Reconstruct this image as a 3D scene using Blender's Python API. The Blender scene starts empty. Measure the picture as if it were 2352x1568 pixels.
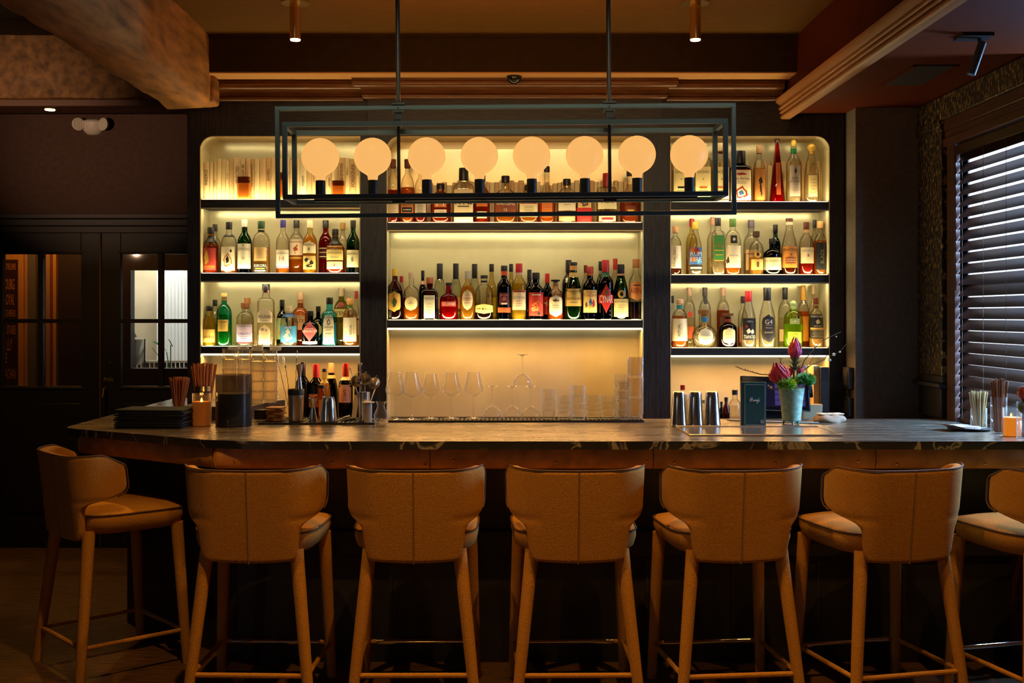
import bpy, math, random
from mathutils import Vector, Matrix
R_ = math.radians
rnd = random.Random(7)
sc = bpy.context.scene

# ------------------------------------------------------------------ camera
F, CX, CY, EYE = 2600.0, 1140.0, 725.0, 1.62      # focal length in px of the 2352x1568 frame, vanishing point, eye height
cam_d = bpy.data.cameras.new('camera')
cam_d.sensor_width = 36.0
cam_d.lens = F * 36.0 / 2352.0
cam_d.shift_x = (1176 - CX) / 2352.0
cam_d.shift_y = -(784 - CY) / 2352.0
cam_d.clip_start = 0.05
cam = bpy.data.objects.new('camera', cam_d)
cam.location = (0, 0, EYE)
cam.rotation_euler = (R_(90), 0, 0)
sc.collection.objects.link(cam)
sc.camera = cam

# ------------------------------------------------------------------ exposure, world
vs = sc.view_settings
vs.view_transform = 'Standard'; vs.look = 'None'; vs.gamma = 1.0; vs.use_curve_mapping = False
vs.exposure = 0.0
sc.cycles.max_bounces = 10
sc.cycles.transparent_max_bounces = 48
sc.cycles.diffuse_bounces = 4
sc.cycles.glossy_bounces = 4
sc.cycles.transmission_bounces = 8
sc.cycles.sample_clamp_indirect = 3.0
sc.cycles.caustics_reflective = False
sc.cycles.caustics_refractive = False
sc.cycles.use_denoising = True
w = bpy.data.worlds.new('sky'); sc.world = w; w.use_nodes = True
bg = w.node_tree.nodes['Background']
bg.inputs[0].default_value = (0.72, 0.84, 1.0, 1); bg.inputs[1].default_value = 3.2

# ------------------------------------------------------------------ lights
def lamp(name, kind, loc, energy, col, rot=(0, 0, 0), size=None, size_y=None, spot=None, blend=0.5, radius=None):
    l = bpy.data.lights.new(name, kind); l.energy = energy; l.color = col
    if kind == 'AREA':
        l.shape = 'RECTANGLE'; l.size = size; l.size_y = size_y or size
    if kind == 'SPOT':
        l.spot_size = R_(spot); l.spot_blend = blend
    if radius is not None and kind in ('SPOT', 'POINT'): l.shadow_soft_size = radius
    o = bpy.data.objects.new(name, l); o.location = loc; o.rotation_euler = rot
    sc.collection.objects.link(o); return o

AMBER = (1.0, 0.48, 0.085)
SPOTS = [(-1.0, 5.63, 1.0), (0.99, 5.63, 1.0)]                       # the two in the picture
ROOM_SPOTS = [(-1.0, 3.95, 1.0), (0.0, 3.95, 1.0), (0.99, 3.95, 1.0), (2.05, 3.95, .5), (-1.0, 1.2, 1.0), (0.99, 1.2, 1.0)]
SPOT_W, ROOM_W = 90.0, 185.0
UP_W, DN_W, HI_W = 2.5, 5.3, 1.5     # LED strips, watts per metre (up from the shelf noses, down from the lowest shelves)
ZC = 3.183          # main ceiling
for x, y, k in SPOTS: lamp('spot_light', 'SPOT', (x, y, 2.983), SPOT_W * k, (1, .49, .09), spot=78, blend=.7, radius=.022)
for x, y, k in ROOM_SPOTS:
    zc = ZC if x < 1.6 else 2.79
    lamp('spot_light', 'SPOT', (x, y, zc - .195), ROOM_W * k, AMBER, spot=100, blend=.8, radius=.022)
d = Vector((0.1, 6.7, 1.95)) - Vector((0.1, 4.3, 3.12))                 # added unseen fill light under the ceiling, aimed at the back bar
wl = lamp('back_bar_fill', 'AREA', (0.1, 4.3, 3.12), 6, (1, .85, .50), rot=d.to_track_quat('-Z', 'Y').to_euler(), size=2.6, size_y=.08)
wl.data.spread = R_(50)
# room behind the camera: warm fill light added there
lamp('room_fill', 'POINT', (-.6, -1.0, 1.3), 6, AMBER, radius=.12)
lamp('side_window_daylight', 'AREA', (-4.35, -.75, 1.9), 9, (.45, .8, 1), rot=(0, R_(-90), 0), size=1.4, size_y=.9)
# daylight portal outside the blinds
lamp('window_daylight', 'AREA', (2.9, 5.45, 1.85), 520, (.28, .55, 1), rot=(0, R_(90), 0), size=1.7, size_y=1.0)
# entrance side: warm porch and the bright room beyond the right-hand door
lamp('porch_lamp', 'POINT', (-3.35, 8.45, 2.6), 24, (1, .45, .1), radius=.05)
lamp('porch_daylight', 'AREA', (-2.85, 9.30, 2.85), 62, (1, .98, .90), rot=(R_(22), 0, 0), size=1.0, size_y=.3)
lamp('cornice_fill', 'AREA', (.04, 5.2, 2.604), 9, (1, .42, .09), rot=(R_(180 - 36), 0, 0), size=2.0, size_y=.014)  # unseen strip over the pendant, added to brighten cornice and soffit
d = Vector((-2.75, 7.9, 2.95)) - Vector((-3.9, 3.6, 2.30))
lamp('left_room_spot', 'SPOT', (-3.9, 3.6, 2.30), 230, (1, .58, .34), rot=d.to_track_quat('-Z', 'Y').to_euler(), spot=27, blend=1.0, radius=.015)
lamp('recessed_spot_light', 'SPOT', (-2.76, 7.0, 2.885), 45, AMBER, spot=110, blend=.6, radius=.02)

# ------------------------------------------------------------------ helpers
def X(px, Y): return (px - CX) * Y / F
def Z(py, Y): return EYE - (py - CY) * Y / F
ZT = 1.07                                          # bar top
def onbar(px, py, z=ZT):
    Y = (EYE - z) * F / (py - CY)
    return X(px, Y), Y

class MB:
    def __init__(s): s.v = []; s.f = []; s.m = []
    def add(s, vs_, fs, mat=0, M=None):
        o = len(s.v)
        s.v += [tuple(M @ Vector(p)) if M is not None else tuple(p) for p in vs_]
        s.f += [tuple(i + o for i in f) for f in fs]; s.m += [mat] * len(fs)
        return s
    def box(s, x0, x1, y0, y1, z0, z1, mat=0, M=None):
        if x0 > x1: x0, x1 = x1, x0
        if y0 > y1: y0, y1 = y1, y0
        if z0 > z1: z0, z1 = z1, z0
        return s.add([(x0,y0,z0),(x1,y0,z0),(x1,y1,z0),(x0,y1,z0),(x0,y0,z1),(x1,y0,z1),(x1,y1,z1),(x0,y1,z1)],
              [(0,3,2,1),(4,5,6,7),(0,1,5,4),(1,2,6,5),(2,3,7,6),(3,0,4,7)], mat, M)
    def lathe(s, prof, n=24, c=(0,0,0), mat=0, ex=2.0, sy=1.0, cap=(True, True), M=None, flute=0, fd=0.0):
        vs_, fs = [], []
        for z, r in prof:
            for k in range(n):
                a = 2 * math.pi * k / n
                ca, sa = math.cos(a), math.sin(a)
                rr = r * (1 - fd * (k % 2)) if flute else r
                x = math.copysign(abs(ca) ** (2 / ex), ca) * rr
                y = math.copysign(abs(sa) ** (2 / ex), sa) * rr * sy
                vs_.append((c[0] + x, c[1] + y, c[2] + z))
        L = len(prof)
        for i in range(L - 1):
            for k in range(n):
                k2 = (k + 1) % n
                fs.append((i*n+k, i*n+k2, (i+1)*n+k2, (i+1)*n+k))
        if cap[0]: fs.append(tuple(range(n))[::-1])
        if cap[1]: fs.append(tuple((L-1)*n + k for k in range(n)))
        return s.add(vs_, fs, mat, M)
    def cyl(s, x, y, z0, z1, r, n=20, mat=0, r2=None):
        return s.lathe([(z0, r), (z1, r if r2 is None else r2)], n, (x, y, 0), mat)
    def tube(s, pts, r, n=8, mat=0, closed=False, flat=None):
        pts = [Vector(p) for p in pts]; L = len(pts)
        rr = r if isinstance(r, (list, tuple)) else [r] * L
        vs_, fs = [], []; up = None
        for i, p in enumerate(pts):
            if closed: t = pts[(i+1) % L] - pts[i-1]
            else: t = (pts[min(i+1, L-1)] - pts[max(i-1, 0)])
            t.normalize()
            if up is None:
                a = Vector((0,0,1)) if abs(t.z) < .9 else Vector((0,1,0))
                up = (a - t * a.dot(t)).normalized()
            else:
                up = (up - t * up.dot(t)).normalized()
            b = t.cross(up)
            for k in range(n):
                a = 2 * math.pi * k / n
                vs_.append(p + (up * math.cos(a) + b * math.sin(a)) * rr[i])
        for i in range(L if closed else L - 1):
            j = (i + 1) % L
            for k in range(n):
                k2 = (k + 1) % n
                fs.append((i*n+k, i*n+k2, j*n+k2, j*n+k))
        if not closed:
            fs.append(tuple(range(n))[::-1]); fs.append(tuple((L-1)*n+k for k in range(n)))
        return s.add(vs_, fs, mat)
    def prism(s, poly, z0, z1, mat=0, M=None):
        n = len(poly)
        return s.add([(x, y, z0) for x, y in poly] + [(x, y, z1) for x, y in poly],
              [tuple(range(n))[::-1], tuple(range(n, 2*n))] + [(i, (i+1) % n, n+(i+1) % n, n+i) for i in range(n)], mat, M)
    def sweep_x(s, prof, fa, fb, mat=0):
        """profile (y, z) closed polygon, swept along x from fa(y,z) to fb(y,z)"""
        n = len(prof)
        return s.add([(fa(y, z), y, z) for y, z in prof] + [(fb(y, z), y, z) for y, z in prof],
              [tuple(range(n)), tuple(range(n, 2*n))[::-1]] + [(i, n+i, n+(i+1) % n, (i+1) % n) for i in range(n)], mat)
    def ball(s, c, r, n=14, m=9, mat=0, sz=1.0):
        prof = [(-r*sz*math.cos(math.pi*i/m), max(r*math.sin(math.pi*i/m), 1e-4)) for i in range(m+1)]
        return s.lathe(prof, n, c, mat)
    def text(s, txt, h, maxw, fn, mat=0, cx=0, cz=0, vert=False, shear=0.0, bold=0):
        vv, ff, W, Hh = text_geo(txt)
        k = h / Hh
        if W * k > maxw: kx = maxw / W
        else: kx = k
        out = []
        for x, z in vv:
            a, b = (x - W/2) * kx + shear * (z - Hh/2) * k, (z - Hh/2) * k
            if vert: a, b = -b, a
            out.append(fn(cx + a, cz + b))
        o = len(s.v); s.v += [tuple(p) for p in out]; s.f += [tuple(i + o for i in f) for f in ff]; s.m += [mat] * len(ff)
        return s
    def build(s, name, mats, parent=None, loc=(0,0,0), rz=0.0, bevel=0, sub=0, smooth=True, ang=35, rot=None):
        me = bpy.data.meshes.new(name)
        me.from_pydata(s.v, [], s.f)
        if not isinstance(mats, (list, tuple)): mats = [mats]
        for m in mats: me.materials.append(m)
        me.polygons.foreach_set('material_index', s.m)
        if smooth:
            me.polygons.foreach_set('use_smooth', [True] * len(me.polygons))
            if not sub: me.set_sharp_from_angle(angle=R_(ang))
        me.update()
        o = bpy.data.objects.new(name, me)
        sc.collection.objects.link(o)
        if parent is not None: o.parent = parent
        o.location = loc
        o.rotation_euler = rot if rot is not None else (0, 0, rz)
        if bevel:
            b = o.modifiers.new('bevel', 'BEVEL'); b.width = bevel; b.segments = 2; b.limit_method = 'ANGLE'; b.angle_limit = R_(40)
        if sub:
            b = o.modifiers.new('sub', 'SUBSURF'); b.levels = sub; b.render_levels = sub
        return o

_tc = {}
def text_geo(t):
    if t in _tc: return _tc[t]
    cu = bpy.data.curves.new('t', 'FONT'); cu.body = t; cu.resolution_u = 2
    ob = bpy.data.objects.new('t', cu); sc.collection.objects.link(ob)
    dg = bpy.context.evaluated_depsgraph_get()
    me = bpy.data.meshes.new_from_object(ob.evaluated_get(dg))
    vv = [(v.co.x, v.co.y) for v in me.vertices]; ff = [tuple(p.vertices) for p in me.polygons]
    bpy.data.objects.remove(ob); bpy.data.curves.remove(cu); bpy.data.meshes.remove(me)
    if not vv: vv = [(0,0)]
    x0 = min(a for a, b in vv); x1 = max(a for a, b in vv); z0 = min(b for a, b in vv); z1 = max(b for a, b in vv)
    _tc[t] = ([(a - x0, b - z0) for a, b in vv], ff, max(x1 - x0, .01), max(z1 - z0, .01))
    return _tc[t]

def thing(name, label, cat, loc=(0,0,0), rz=0.0, group=None):
    o = bpy.data.objects.new(name, None); o.empty_display_size = .05
    sc.collection.objects.link(o); o.location = loc; o.rotation_euler = (0, 0, rz)
    return tag(o, label, cat, group)
def tag(o, label, cat, group=None):
    o['label'] = label; o['category'] = cat
    if group: o['group'] = group
    return o
def struct(o, label=None):
    o['kind'] = 'structure'
    if label: o['label'] = label
    return o
def dup(root, loc, rz=0.0, label=None, group=None):
    kids = {}
    for o in list(sc.objects):
        if o.parent is not None: kids.setdefault(o.parent.name, []).append(o)
    def cp(o, par):
        c = o.copy(); sc.collection.objects.link(c)
        if par is not None: c.parent = par
        for ch in kids.get(o.name, []): cp(ch, c)
        return c
    r = cp(root, None); r.location = loc; r.rotation_euler = (0, 0, rz)
    if label: r['label'] = label
    if group: r['group'] = group
    return r

# ------------------------------------------------------------------ materials
_mc = {}
def srgb(h):
    h = h.lstrip('#'); c = [int(h[i:i+2], 16) / 255 for i in (0, 2, 4)]
    return tuple(((x + .055) / 1.055) ** 2.4 if x > .04045 else x / 12.92 for x in c)
def C4(c): return (c[0], c[1], c[2], 1)
def pm(name, col, rough=.5, metal=0.0, emit=None, es=0.0, noise=None, bump=0.0, spec=.5, coat=0.0, col2=None, sheen=0):
    """principled; noise=(scale, (sx,sy,sz), amount)"""
    key = (name, str(col), rough, metal, str(noise), bump)
    if key in _mc: return _mc[key]
    if isinstance(col, str): col = srgb(col)
    if isinstance(col2, str): col2 = srgb(col2)
    m = bpy.data.materials.new(name); m.use_nodes = True
    nt = m.node_tree; N = nt.nodes; L = nt.links
    p = N['Principled BSDF']
    p.inputs['Base Color'].default_value = C4(col); p.inputs['Roughness'].default_value = rough
    p.inputs['Metallic'].default_value = metal; p.inputs['Specular IOR Level'].default_value = spec
    p.inputs['Coat Weight'].default_value = coat
    if sheen: p.inputs['Sheen Weight'].default_value = sheen
    if emit is not None:
        p.inputs['Emission Color'].default_value = C4(emit); p.inputs['Emission Strength'].default_value = es
    if noise:
        tc = N.new('ShaderNodeTexCoord'); mp = N.new('ShaderNodeMapping'); nz = N.new('ShaderNodeTexNoise')
        mp.inputs['Scale'].default_value = noise[1]; nz.inputs['Scale'].default_value = noise[0]
        nz.inputs['Detail'].default_value = 6
        L.new(tc.outputs['Object'], mp.inputs[0]); L.new(mp.outputs[0], nz.inputs['Vector'])
        cr = N.new('ShaderNodeValToRGB'); a = noise[2]
        c2 = col2 if col2 else tuple(min(1, x * (1 + a)) for x in col)
        c1 = col if col2 else tuple(x * (1 - a) for x in col)
        cr.color_ramp.elements[0].position = .32; cr.color_ramp.elements[1].position = .68
        cr.color_ramp.elements[0].color = C4(c1); cr.color_ramp.elements[1].color = C4(c2)
        L.new(nz.outputs['Fac'], cr.inputs[0]); L.new(cr.outputs[0], p.inputs['Base Color'])
        if bump:
            b = N.new('ShaderNodeBump'); b.inputs['Strength'].default_value = bump; b.inputs['Distance'].default_value = .004
            L.new(nz.outputs['Fac'], b.inputs['Height']); L.new(b.outputs[0], p.inputs['Normal'])
    _mc[key] = m
    return m
def emis(name, col, s):
    key = (name, col, s)
    if key in _mc: return _mc[key]
    m = bpy.data.materials.new(name); m.use_nodes = True; nt = m.node_tree
    nt.nodes.remove(nt.nodes['Principled BSDF'])
    e = nt.nodes.new('ShaderNodeEmission'); e.inputs[0].default_value = C4(col); e.inputs[1].default_value = s
    nt.links.new(e.outputs[0], nt.nodes['Material Output'].inputs[0]); _mc[key] = m; return m
def glass(name, tint=(.97, .97, .95), edge=.55, rough=.03, edge_col=None, edge_sheen=0.0):
    """thin clear glass: tinted transparency, reflection by fresnel, denser towards grazing edges"""
    if isinstance(tint, str): tint = srgb(tint)
    key = (name, str(tint), edge)
    if key in _mc: return _mc[key]
    m = bpy.data.materials.new(name); m.use_nodes = True; nt = m.node_tree; N = nt.nodes; L = nt.links
    N.remove(N['Principled BSDF'])
    t = N.new('ShaderNodeBsdfTransparent'); t.inputs[0].default_value = C4(tint)
    t2 = N.new('ShaderNodeBsdfTransparent')
    ec = edge_col or tuple(x * x * .35 for x in tint); t2.inputs[0].default_value = C4(ec)
    g = N.new('ShaderNodeBsdfGlossy'); g.inputs['Roughness'].default_value = rough; g.inputs[0].default_value = (1, 1, 1, 1)
    lw = N.new('ShaderNodeLayerWeight'); lw.inputs[0].default_value = .5
    pw = N.new('ShaderNodeMath'); pw.operation = 'POWER'; pw.inputs[1].default_value = 2.5 if edge_sheen else 1.7
    ml = N.new('ShaderNodeMath'); ml.operation = 'MULTIPLY'; ml.inputs[1].default_value = edge
    L.new(lw.outputs['Facing'], pw.inputs[0]); L.new(pw.outputs[0], ml.inputs[0])
    m1 = N.new('ShaderNodeMixShader'); L.new(ml.outputs[0], m1.inputs[0]); L.new(t.outputs[0], m1.inputs[1]); L.new(t2.outputs[0], m1.inputs[2])
    p5 = N.new('ShaderNodeMath'); p5.operation = 'POWER'; p5.inputs[1].default_value = 5
    fr = N.new('ShaderNodeMath'); fr.operation = 'MULTIPLY_ADD'; fr.inputs[1].default_value = .75; fr.inputs[2].default_value = .035
    L.new(lw.outputs['Facing'], p5.inputs[0]); L.new(p5.outputs[0], fr.inputs[0])
    m2 = N.new('ShaderNodeMixShader'); L.new(fr.outputs[0], m2.inputs[0]); L.new(m1.outputs[0], m2.inputs[1]); L.new(g.outputs[0], m2.inputs[2])
    out = m2
    if edge_sheen:  # pale film towards the edges stands in for bright refracted light
        df = N.new('ShaderNodeBsdfTranslucent'); df.inputs[0].default_value = (1, .97, .9, 1)
        d2 = N.new('ShaderNodeBsdfDiffuse'); d2.inputs[0].default_value = (1, .97, .9, 1)
        a = N.new('ShaderNodeMixShader'); L.new(df.outputs[0], a.inputs[1]); L.new(d2.outputs[0], a.inputs[2])
        mk = N.new('ShaderNodeMath'); mk.operation = 'MULTIPLY_ADD'; mk.inputs[1].default_value = edge_sheen; mk.inputs[2].default_value = .03
        L.new(pw.outputs[0], mk.inputs[0]); m3 = N.new('ShaderNodeMixShader')
        L.new(mk.outputs[0], m3.inputs[0]); L.new(m2.outputs[0], m3.inputs[1]); L.new(a.outputs[0], m3.inputs[2]); out = m3
    L.new(out.outputs[0], N['Material Output'].inputs[0]); _mc[key] = m; return m
def liquid(col, body=.5):
    if isinstance(col, str): col = srgb(col)
    key = ('liq', str(col), body)
    if key in _mc: return _mc[key]
    m = bpy.data.materials.new('liquid'); m.use_nodes = True; nt = m.node_tree; N = nt.nodes; L = nt.links
    N.remove(N['Principled BSDF'])
    t = N.new('ShaderNodeBsdfTransparent'); t.inputs[0].default_value = C4(tuple(x ** .38 for x in col))
    d = N.new('ShaderNodeBsdfDiffuse'); d.inputs[0].default_value = C4(col)
    tr = N.new('ShaderNodeBsdfTranslucent'); tr.inputs[0].default_value = C4(col)
    a = N.new('ShaderNodeMixShader'); a.inputs[0].default_value = .5
    L.new(d.outputs[0], a.inputs[1]); L.new(tr.outputs[0], a.inputs[2])
    b = N.new('ShaderNodeMixShader'); b.inputs[0].default_value = body
    L.new(t.outputs[0], b.inputs[1]); L.new(a.outputs[0], b.inputs[2])
    L.new(b.outputs[0], N['Material Output'].inputs[0]); _mc[key] = m; return m

DARKWOOD = pm('dark_oak', (.022, .019, .020), .5, noise=(9, (12, 12, 1.2), .6), bump=.25)
DARKWOODH = pm('dark_oak_h', (.022, .019, .020), .5, noise=(9, (1.2, 12, 12), .6), bump=.25)
CORNICE = pm('stained_wood', (.13, .048, .014), .24, noise=(6, (1, 14, 14), .3))
BLACK = pm('black_paint', (.006, .006, .006), .45)
BLACKM = pm('black_metal', (.03, .035, .038), .42, .7)
STEELB = pm('black_steel_cool_lit', (.045, .085, .11), .5, .2)  # cool daylight on the black frame is put into this teal colour
CHROME = pm('chrome', (.8, .8, .8), .08, 1)
STEEL = pm('polished_steel', (.85, .83, .80), .2, 1)
RIB = glass('ribbed_glass', (.93, .89, .82), .6, edge_sheen=.55, edge_col=(.25, .17, .09))
BRASS = pm('brass', (.8, .55, .22), .25, 1)
GOLDTRIM = pm('gold_trim', (.75, .55, .28), .35, .8)
CLEAR = glass('clear_glass', (.975, .97, .95), .12, edge_sheen=.75)
WHITEP = pm('white_plastic', (.75, .72, .66), .45)
# brushed gold back panel
def brushed():
    m = pm('brushed_gold', (.92, .80, .48), .24, .35, noise=(1.6, (1.6, 1, 1.3), .16))
    return m
GOLD = brushed()
# ================================================================== THE ROOM
FLOOR = pm('worn_floor_boards', (.11, .055, .022), .55, noise=(5, (1.5, 22, 1), .85), bump=.2)
PAINT = pm('dark_brown_paint', (.075, .048, .036), .7, noise=(30, (1, 1, 1), .12), spec=.08)
PAINTG = pm('grey_brown_plaster', (.13, .098, .07), .7, noise=(40, (1, 1, 1), .15))
CEIL = pm('olive_ceiling_paint', (.11, .050, .008), .75, noise=(25, (1, 1, 1), .08), spec=.08)
SOFF = pm('red_brown_soffit', (.075, .012, .0015), .6, noise=(20, (1, 1, 1), .1), spec=.08)
FASC = pm('dark_fascia', (.04, .023, .009), .65, noise=(20, (1, 1, 1), .15), spec=.08)
BLACKW = pm('black_woodwork', (.010, .008, .007), .5)
REDW = pm('red_mahogany', (.07, .022, .012), .4, noise=(6, (1, 1, 10), .3))

XW = 2.413                       # window wall
YD = 7.9                         # entrance wall
struct(MB().box(-4.2, 3.2, -1.6, 10.6, -.1, 0).build('floor', FLOOR, smooth=False))
b = MB(); b.box(-1.66, 1.69, -1.6, 6.85, ZC, ZC + .1)
struct(b.build('ceiling', CEIL))
b = MB(); b.box(-4.3, -1.63, -1.6, 7.0, 3.33, 3.43); b.box(-4.3, -1.63, 7.1, 10.7, 3.06, 3.16)
b.box(-1.8, 2.6, 6.83, 10.7, 3.06, 3.16)
struct(b.build('ceiling_left', pm('dark_ceiling', (.05, .035, .025), .8, spec=.08)))
struct(MB().box(1.672, 3.3, -1.6, 6.86, 2.79, 3.4).build('ceiling_right', SOFF, bevel=.004))
struct(MB().box(-4.4, 3.4, -1.7, 10.8, 3.43, 3.55).build('ceiling_slab', BLACKW))
struct(MB().box(-1.85, 2.45, 6.80, 6.95, 0, 3.2).build('wall_back', PAINT))
struct(MB().box(-1.85, -1.79, 6.9, 7.95, 0, 3.2).build('wall_passage', PAINT))
struct(MB().box(-4.3, -4.2, -.3, 10.6, 0, 3.43).box(-4.3, -4.2, -1.6, -1.2, 0, 3.43).box(-4.3, -4.2, -1.2, -.3, 0, 1.2).box(-4.3, -4.2, -1.2, -.3, 2.6, 3.43).build('wall_left', PAINT))
w2 = struct(MB().box(-4.28, -4.2, -1.2, -1.14, 1.2, 2.6).box(-4.28, -4.2, -.36, -.3, 1.2, 2.6).box(-4.28, -4.2, -1.14, -.36, 1.2, 1.26).box(-4.28, -4.2, -1.14, -.36, 2.54, 2.6).build('window_2', BLACKW))
struct(MB().box(-4.3, 3.3, -1.7, -1.6, 0, 3.43).build('wall_front', PAINT))
# window wall: window opening Y 5.09..5.89, z 1.09..2.51 ; the wall steps out nearer the camera
b = MB()
WY0, WY1, WZ0, WZ1 = 5.09, 5.89, 1.075, 2.51
b.box(XW, XW + .05, WY1, 6.9, 0, 3.2); b.box(XW, XW + .05, 5.05, WY0, 0, 3.2)
b.box(XW, XW + .05, WY0, WY1, 0, WZ0); b.box(XW, XW + .05, WY0, WY1, WZ1, 3.2)
struct(b.build('wall_right', REDW))
struct(MB().box(XW + .0495, 3.1, 5.05, 5.085, 0, 3.4).build('wall_alcove_return', REDW)); struct(MB().box(3.0, 3.1, -1.6, 5.06, 0, 3.4).build('wall_alcove', REDW))
# column between back bar and window
struct(MB().box(X(1965, 6.37), XW + .005, 6.37, 6.82, 0, 2.80).build('wall_column', PAINTG, bevel=.003))
# fascia over the back bar
struct(MB().box(-1.64, 1.674, 6.30, 6.82, 2.977, ZC + .02).build('trim_1', [FASC]))
struct(MB().box(-1.64, 1.674, 6.305, 6.81, 2.970, 2.979).build('trim_2', pm('amber_lit_underside', (.55, .26, .07), .6)))  # amber light on the fascia's underside, put into the sheet's colour
# shadow gap at the ceiling
struct(MB().box(-1.64, 1.674, 6.288, 6.31, ZC - .016, ZC).build('trim_3', FASC))
# reeded moulding on the soffit's edge
prof = [(0, 0), (-.012, 0)]
def reed(cx, cz, r, n=6, a0=-90, a1=90):
    return [(cx - r * math.cos(R_(a0 + (a1 - a0) * i / n)), cz + r * math.sin(R_(a0 + (a1 - a0) * i / n))) for i in range(n + 1)]
p = [(.03, 2.755), (-.01, 2.755)] + reed(-.012, 2.768, .012) + reed(-.018, 2.793, .010) + reed(-.024, 2.816, .011) + [(-.026, 2.83), (-.05, 2.85), (-.052, 2.868), (.03, 2.868)]
b = MB(); n = len(p)
b.add([(1.665 + a, -1.6, c) for a, c in p] + [(1.665 + a, 6.56, c) for a, c in p],
      [tuple(range(n)), tuple(range(n, 2*n))[::-1]] + [(i, (i+1) % n, n+(i+1) % n, n+i) for i in range(n)])
struct(b.build('trim_4', pm('moulding', (.36, .15, .045), .38), ang=50))

# big timber beam along Y on the left, with a worn end
def rough_beam(name, x0, x1, y0, y1, z0, z1, mats, seed, cham=.03, amp=.008, step=.09, endcut=0):
    r = random.Random(seed)
    pts = [(x0, z0 + cham * .6), (x0 + cham * .6, z0), (x1 - cham, z0), (x1, z0 + cham), (x1, (z0+z1)/2), (x1, z1), (x0, z1), (x0, (z0+z1)/2)]
    ny = max(2, int((y1 - y0) / step)); b = MB(); k = len(pts); V_ = []; Fc = []
    for i in range(ny + 1):
        y = y0 + (y1 - y0) * i / ny
        for (x, z) in pts:
            dz = 0
            V_.append((x + r.uniform(-amp, amp), y, z + (r.uniform(-amp, amp) if z < z1 - .01 else 0)))
    for i in range(ny):
        for j in range(k):
            j2 = (j + 1) % k
            Fc.append((i*k+j, (i+1)*k+j, (i+1)*k+j2, i*k+j2))
    Fc.append(tuple(range(k))); Fc.append(tuple(ny*k + j for j in range(k))[::-1])
    b.add(V_, Fc)
    return b.build(name, mats, ang=60)
TIMBER = pm('old_timber', (.30, .118, .022), .7, noise=(3, (6, 1.2, 6), .5), bump=.7)
TIMBERX = pm('old_timber_x', (.20, .10, .03), .7, noise=(3, (1.2, 6, 6), .55), bump=.7)
struct(rough_beam('ceiling_beam', -1.90, -1.60, -1.6, 6.5, 2.81, 3.34, TIMBER, 3))
struct(MB().box(-1.70, -1.585, 6.36, 6.5, 2.815, 2.975).build('ceiling_beam_shoulder', TIMBER, bevel=.02))
tb = rough_beam('ceiling_beam_cross', 0, .24, 0, 2.5, 2.94, 3.34, TIMBERX, 5, cham=.02)
tb.rotation_euler = (0, 0, R_(90)); tb.location = (-1.7, 6.9, 0); struct(tb)
struct(MB().box(-4.2, -1.85, 6.92, 7.16, 2.90, 2.945).build('trim_5', pm('brown_trim', (.12, .05, .022), .45), bevel=.006))

# entrance wall with two glazed doors
D1 = (X(-18, YD), X(228, YD)); D2 = (X(232, YD), X(485, YD))
def pz(py): return Z(py, YD)
b = MB(); dz = pz(530)
b.box(-4.2, D1[0], YD, YD + .12, 0, 3.1); b.box(D2[1], -1.79, YD, YD + .12, 0, 3.1); b.box(D1[0], D2[1], YD, YD + .12, dz, 3.1)
b.box(D1[1], D2[0], YD, YD + .12, 0, dz)
struct(b.build('wall_entrance', pm('mauve_brown_paint', (.10, .058, .045), .6, noise=(30, (1, 1, 1), .1), spec=.08)))
b = MB()
for z0, z1, d in [(pz(535), pz(520), .02), (pz(519), pz(504), .035), (pz(503), pz(492), .055)]: b.box(-4.2, -1.86, YD - d, YD + .01, z0, z1)
b.box(-4.2, D1[0] + .005, YD - .02, YD, 0, pz(535)); b.box(D2[1] - .005, -1.86, YD - .02, YD, 0, pz(535))
struct(b.build('trim_6', BLACKW, bevel=.003))
PANE = glass('window_pane', (.93, .93, .92), .2)
def door(name, x0, x1, gx, mx, handle_px=None):
    gx0, gx1 = X(gx[0], YD), X(gx[1], YD); z0, z1 = pz(887), pz(583)
    b = MB(); y0, y1 = YD + .01, YD + .06
    b.box(x0, gx0, y0, y1, .005, dz - .005); b.box(gx1, x1, y0, y1, .005, dz - .005)
    b.box(gx0, gx1, y0, y1, .005, z0); b.box(gx0, gx1, y0, y1, z1, dz - .005)
    # glazing bead and lower raised panel
    b.box(gx0 - .02, gx1 + .02, y0 - .006, y0, z0 - .02, z0 - .008); b.box(gx0 - .02, gx1 + .02, y0 - .006, y0, z1 + .008, z1 + .02)
    b.box(gx0, gx1, y0 - .008, y0, .25, z0 - .12)
    d = struct(b.build(name, BLACKW, bevel=.003))
    m = MB(); xm = X(mx, YD); zm = pz(737)
    m.box(xm - .017, xm + .017, y0 + .005, y1 - .005, z0, z1); m.box(gx0, xm - .017, y0 + .005, y1 - .005, zm - .014, zm + .014); m.box(xm + .017, gx1, y0 + .005, y1 - .005, zm - .014, zm + .014)
    m.build('muntin', BLACKW, d)
    MB().box(gx0, gx1, y0 + .022, y0 + .026, z0, z1).build('pane', PANE, d)
    return d
d1 = door('door_1', D1[0], D1[1], (5, 185), 91)
d2 = door('door_2', D2[0], D2[1], (276, 458), 367)
hx = X(243, YD)
MB().tube([(hx, YD + .0, pz(890)), (hx, YD - .045, pz(892)), (hx - .005, YD - .05, pz(910)), (hx, YD, pz(926))], [.009, .011, .009, .007], 8).build('handle', BRASS, d2)
MB().cyl(0, 0, 0, .006, .008, 12).build('lock_cylinder', BRASS, d2, loc=(X(252, YD), YD + .01, pz(833)), rot=(R_(90), 0, 0))
MB().text('PULL', .022, .09, lambda x, z: (x, 0, z), 0).build('push_pull_sign', pm('dull_gold', (.35, .3, .18), .5), d2, loc=(X(249, YD), YD + .008, pz(871)))

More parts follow.
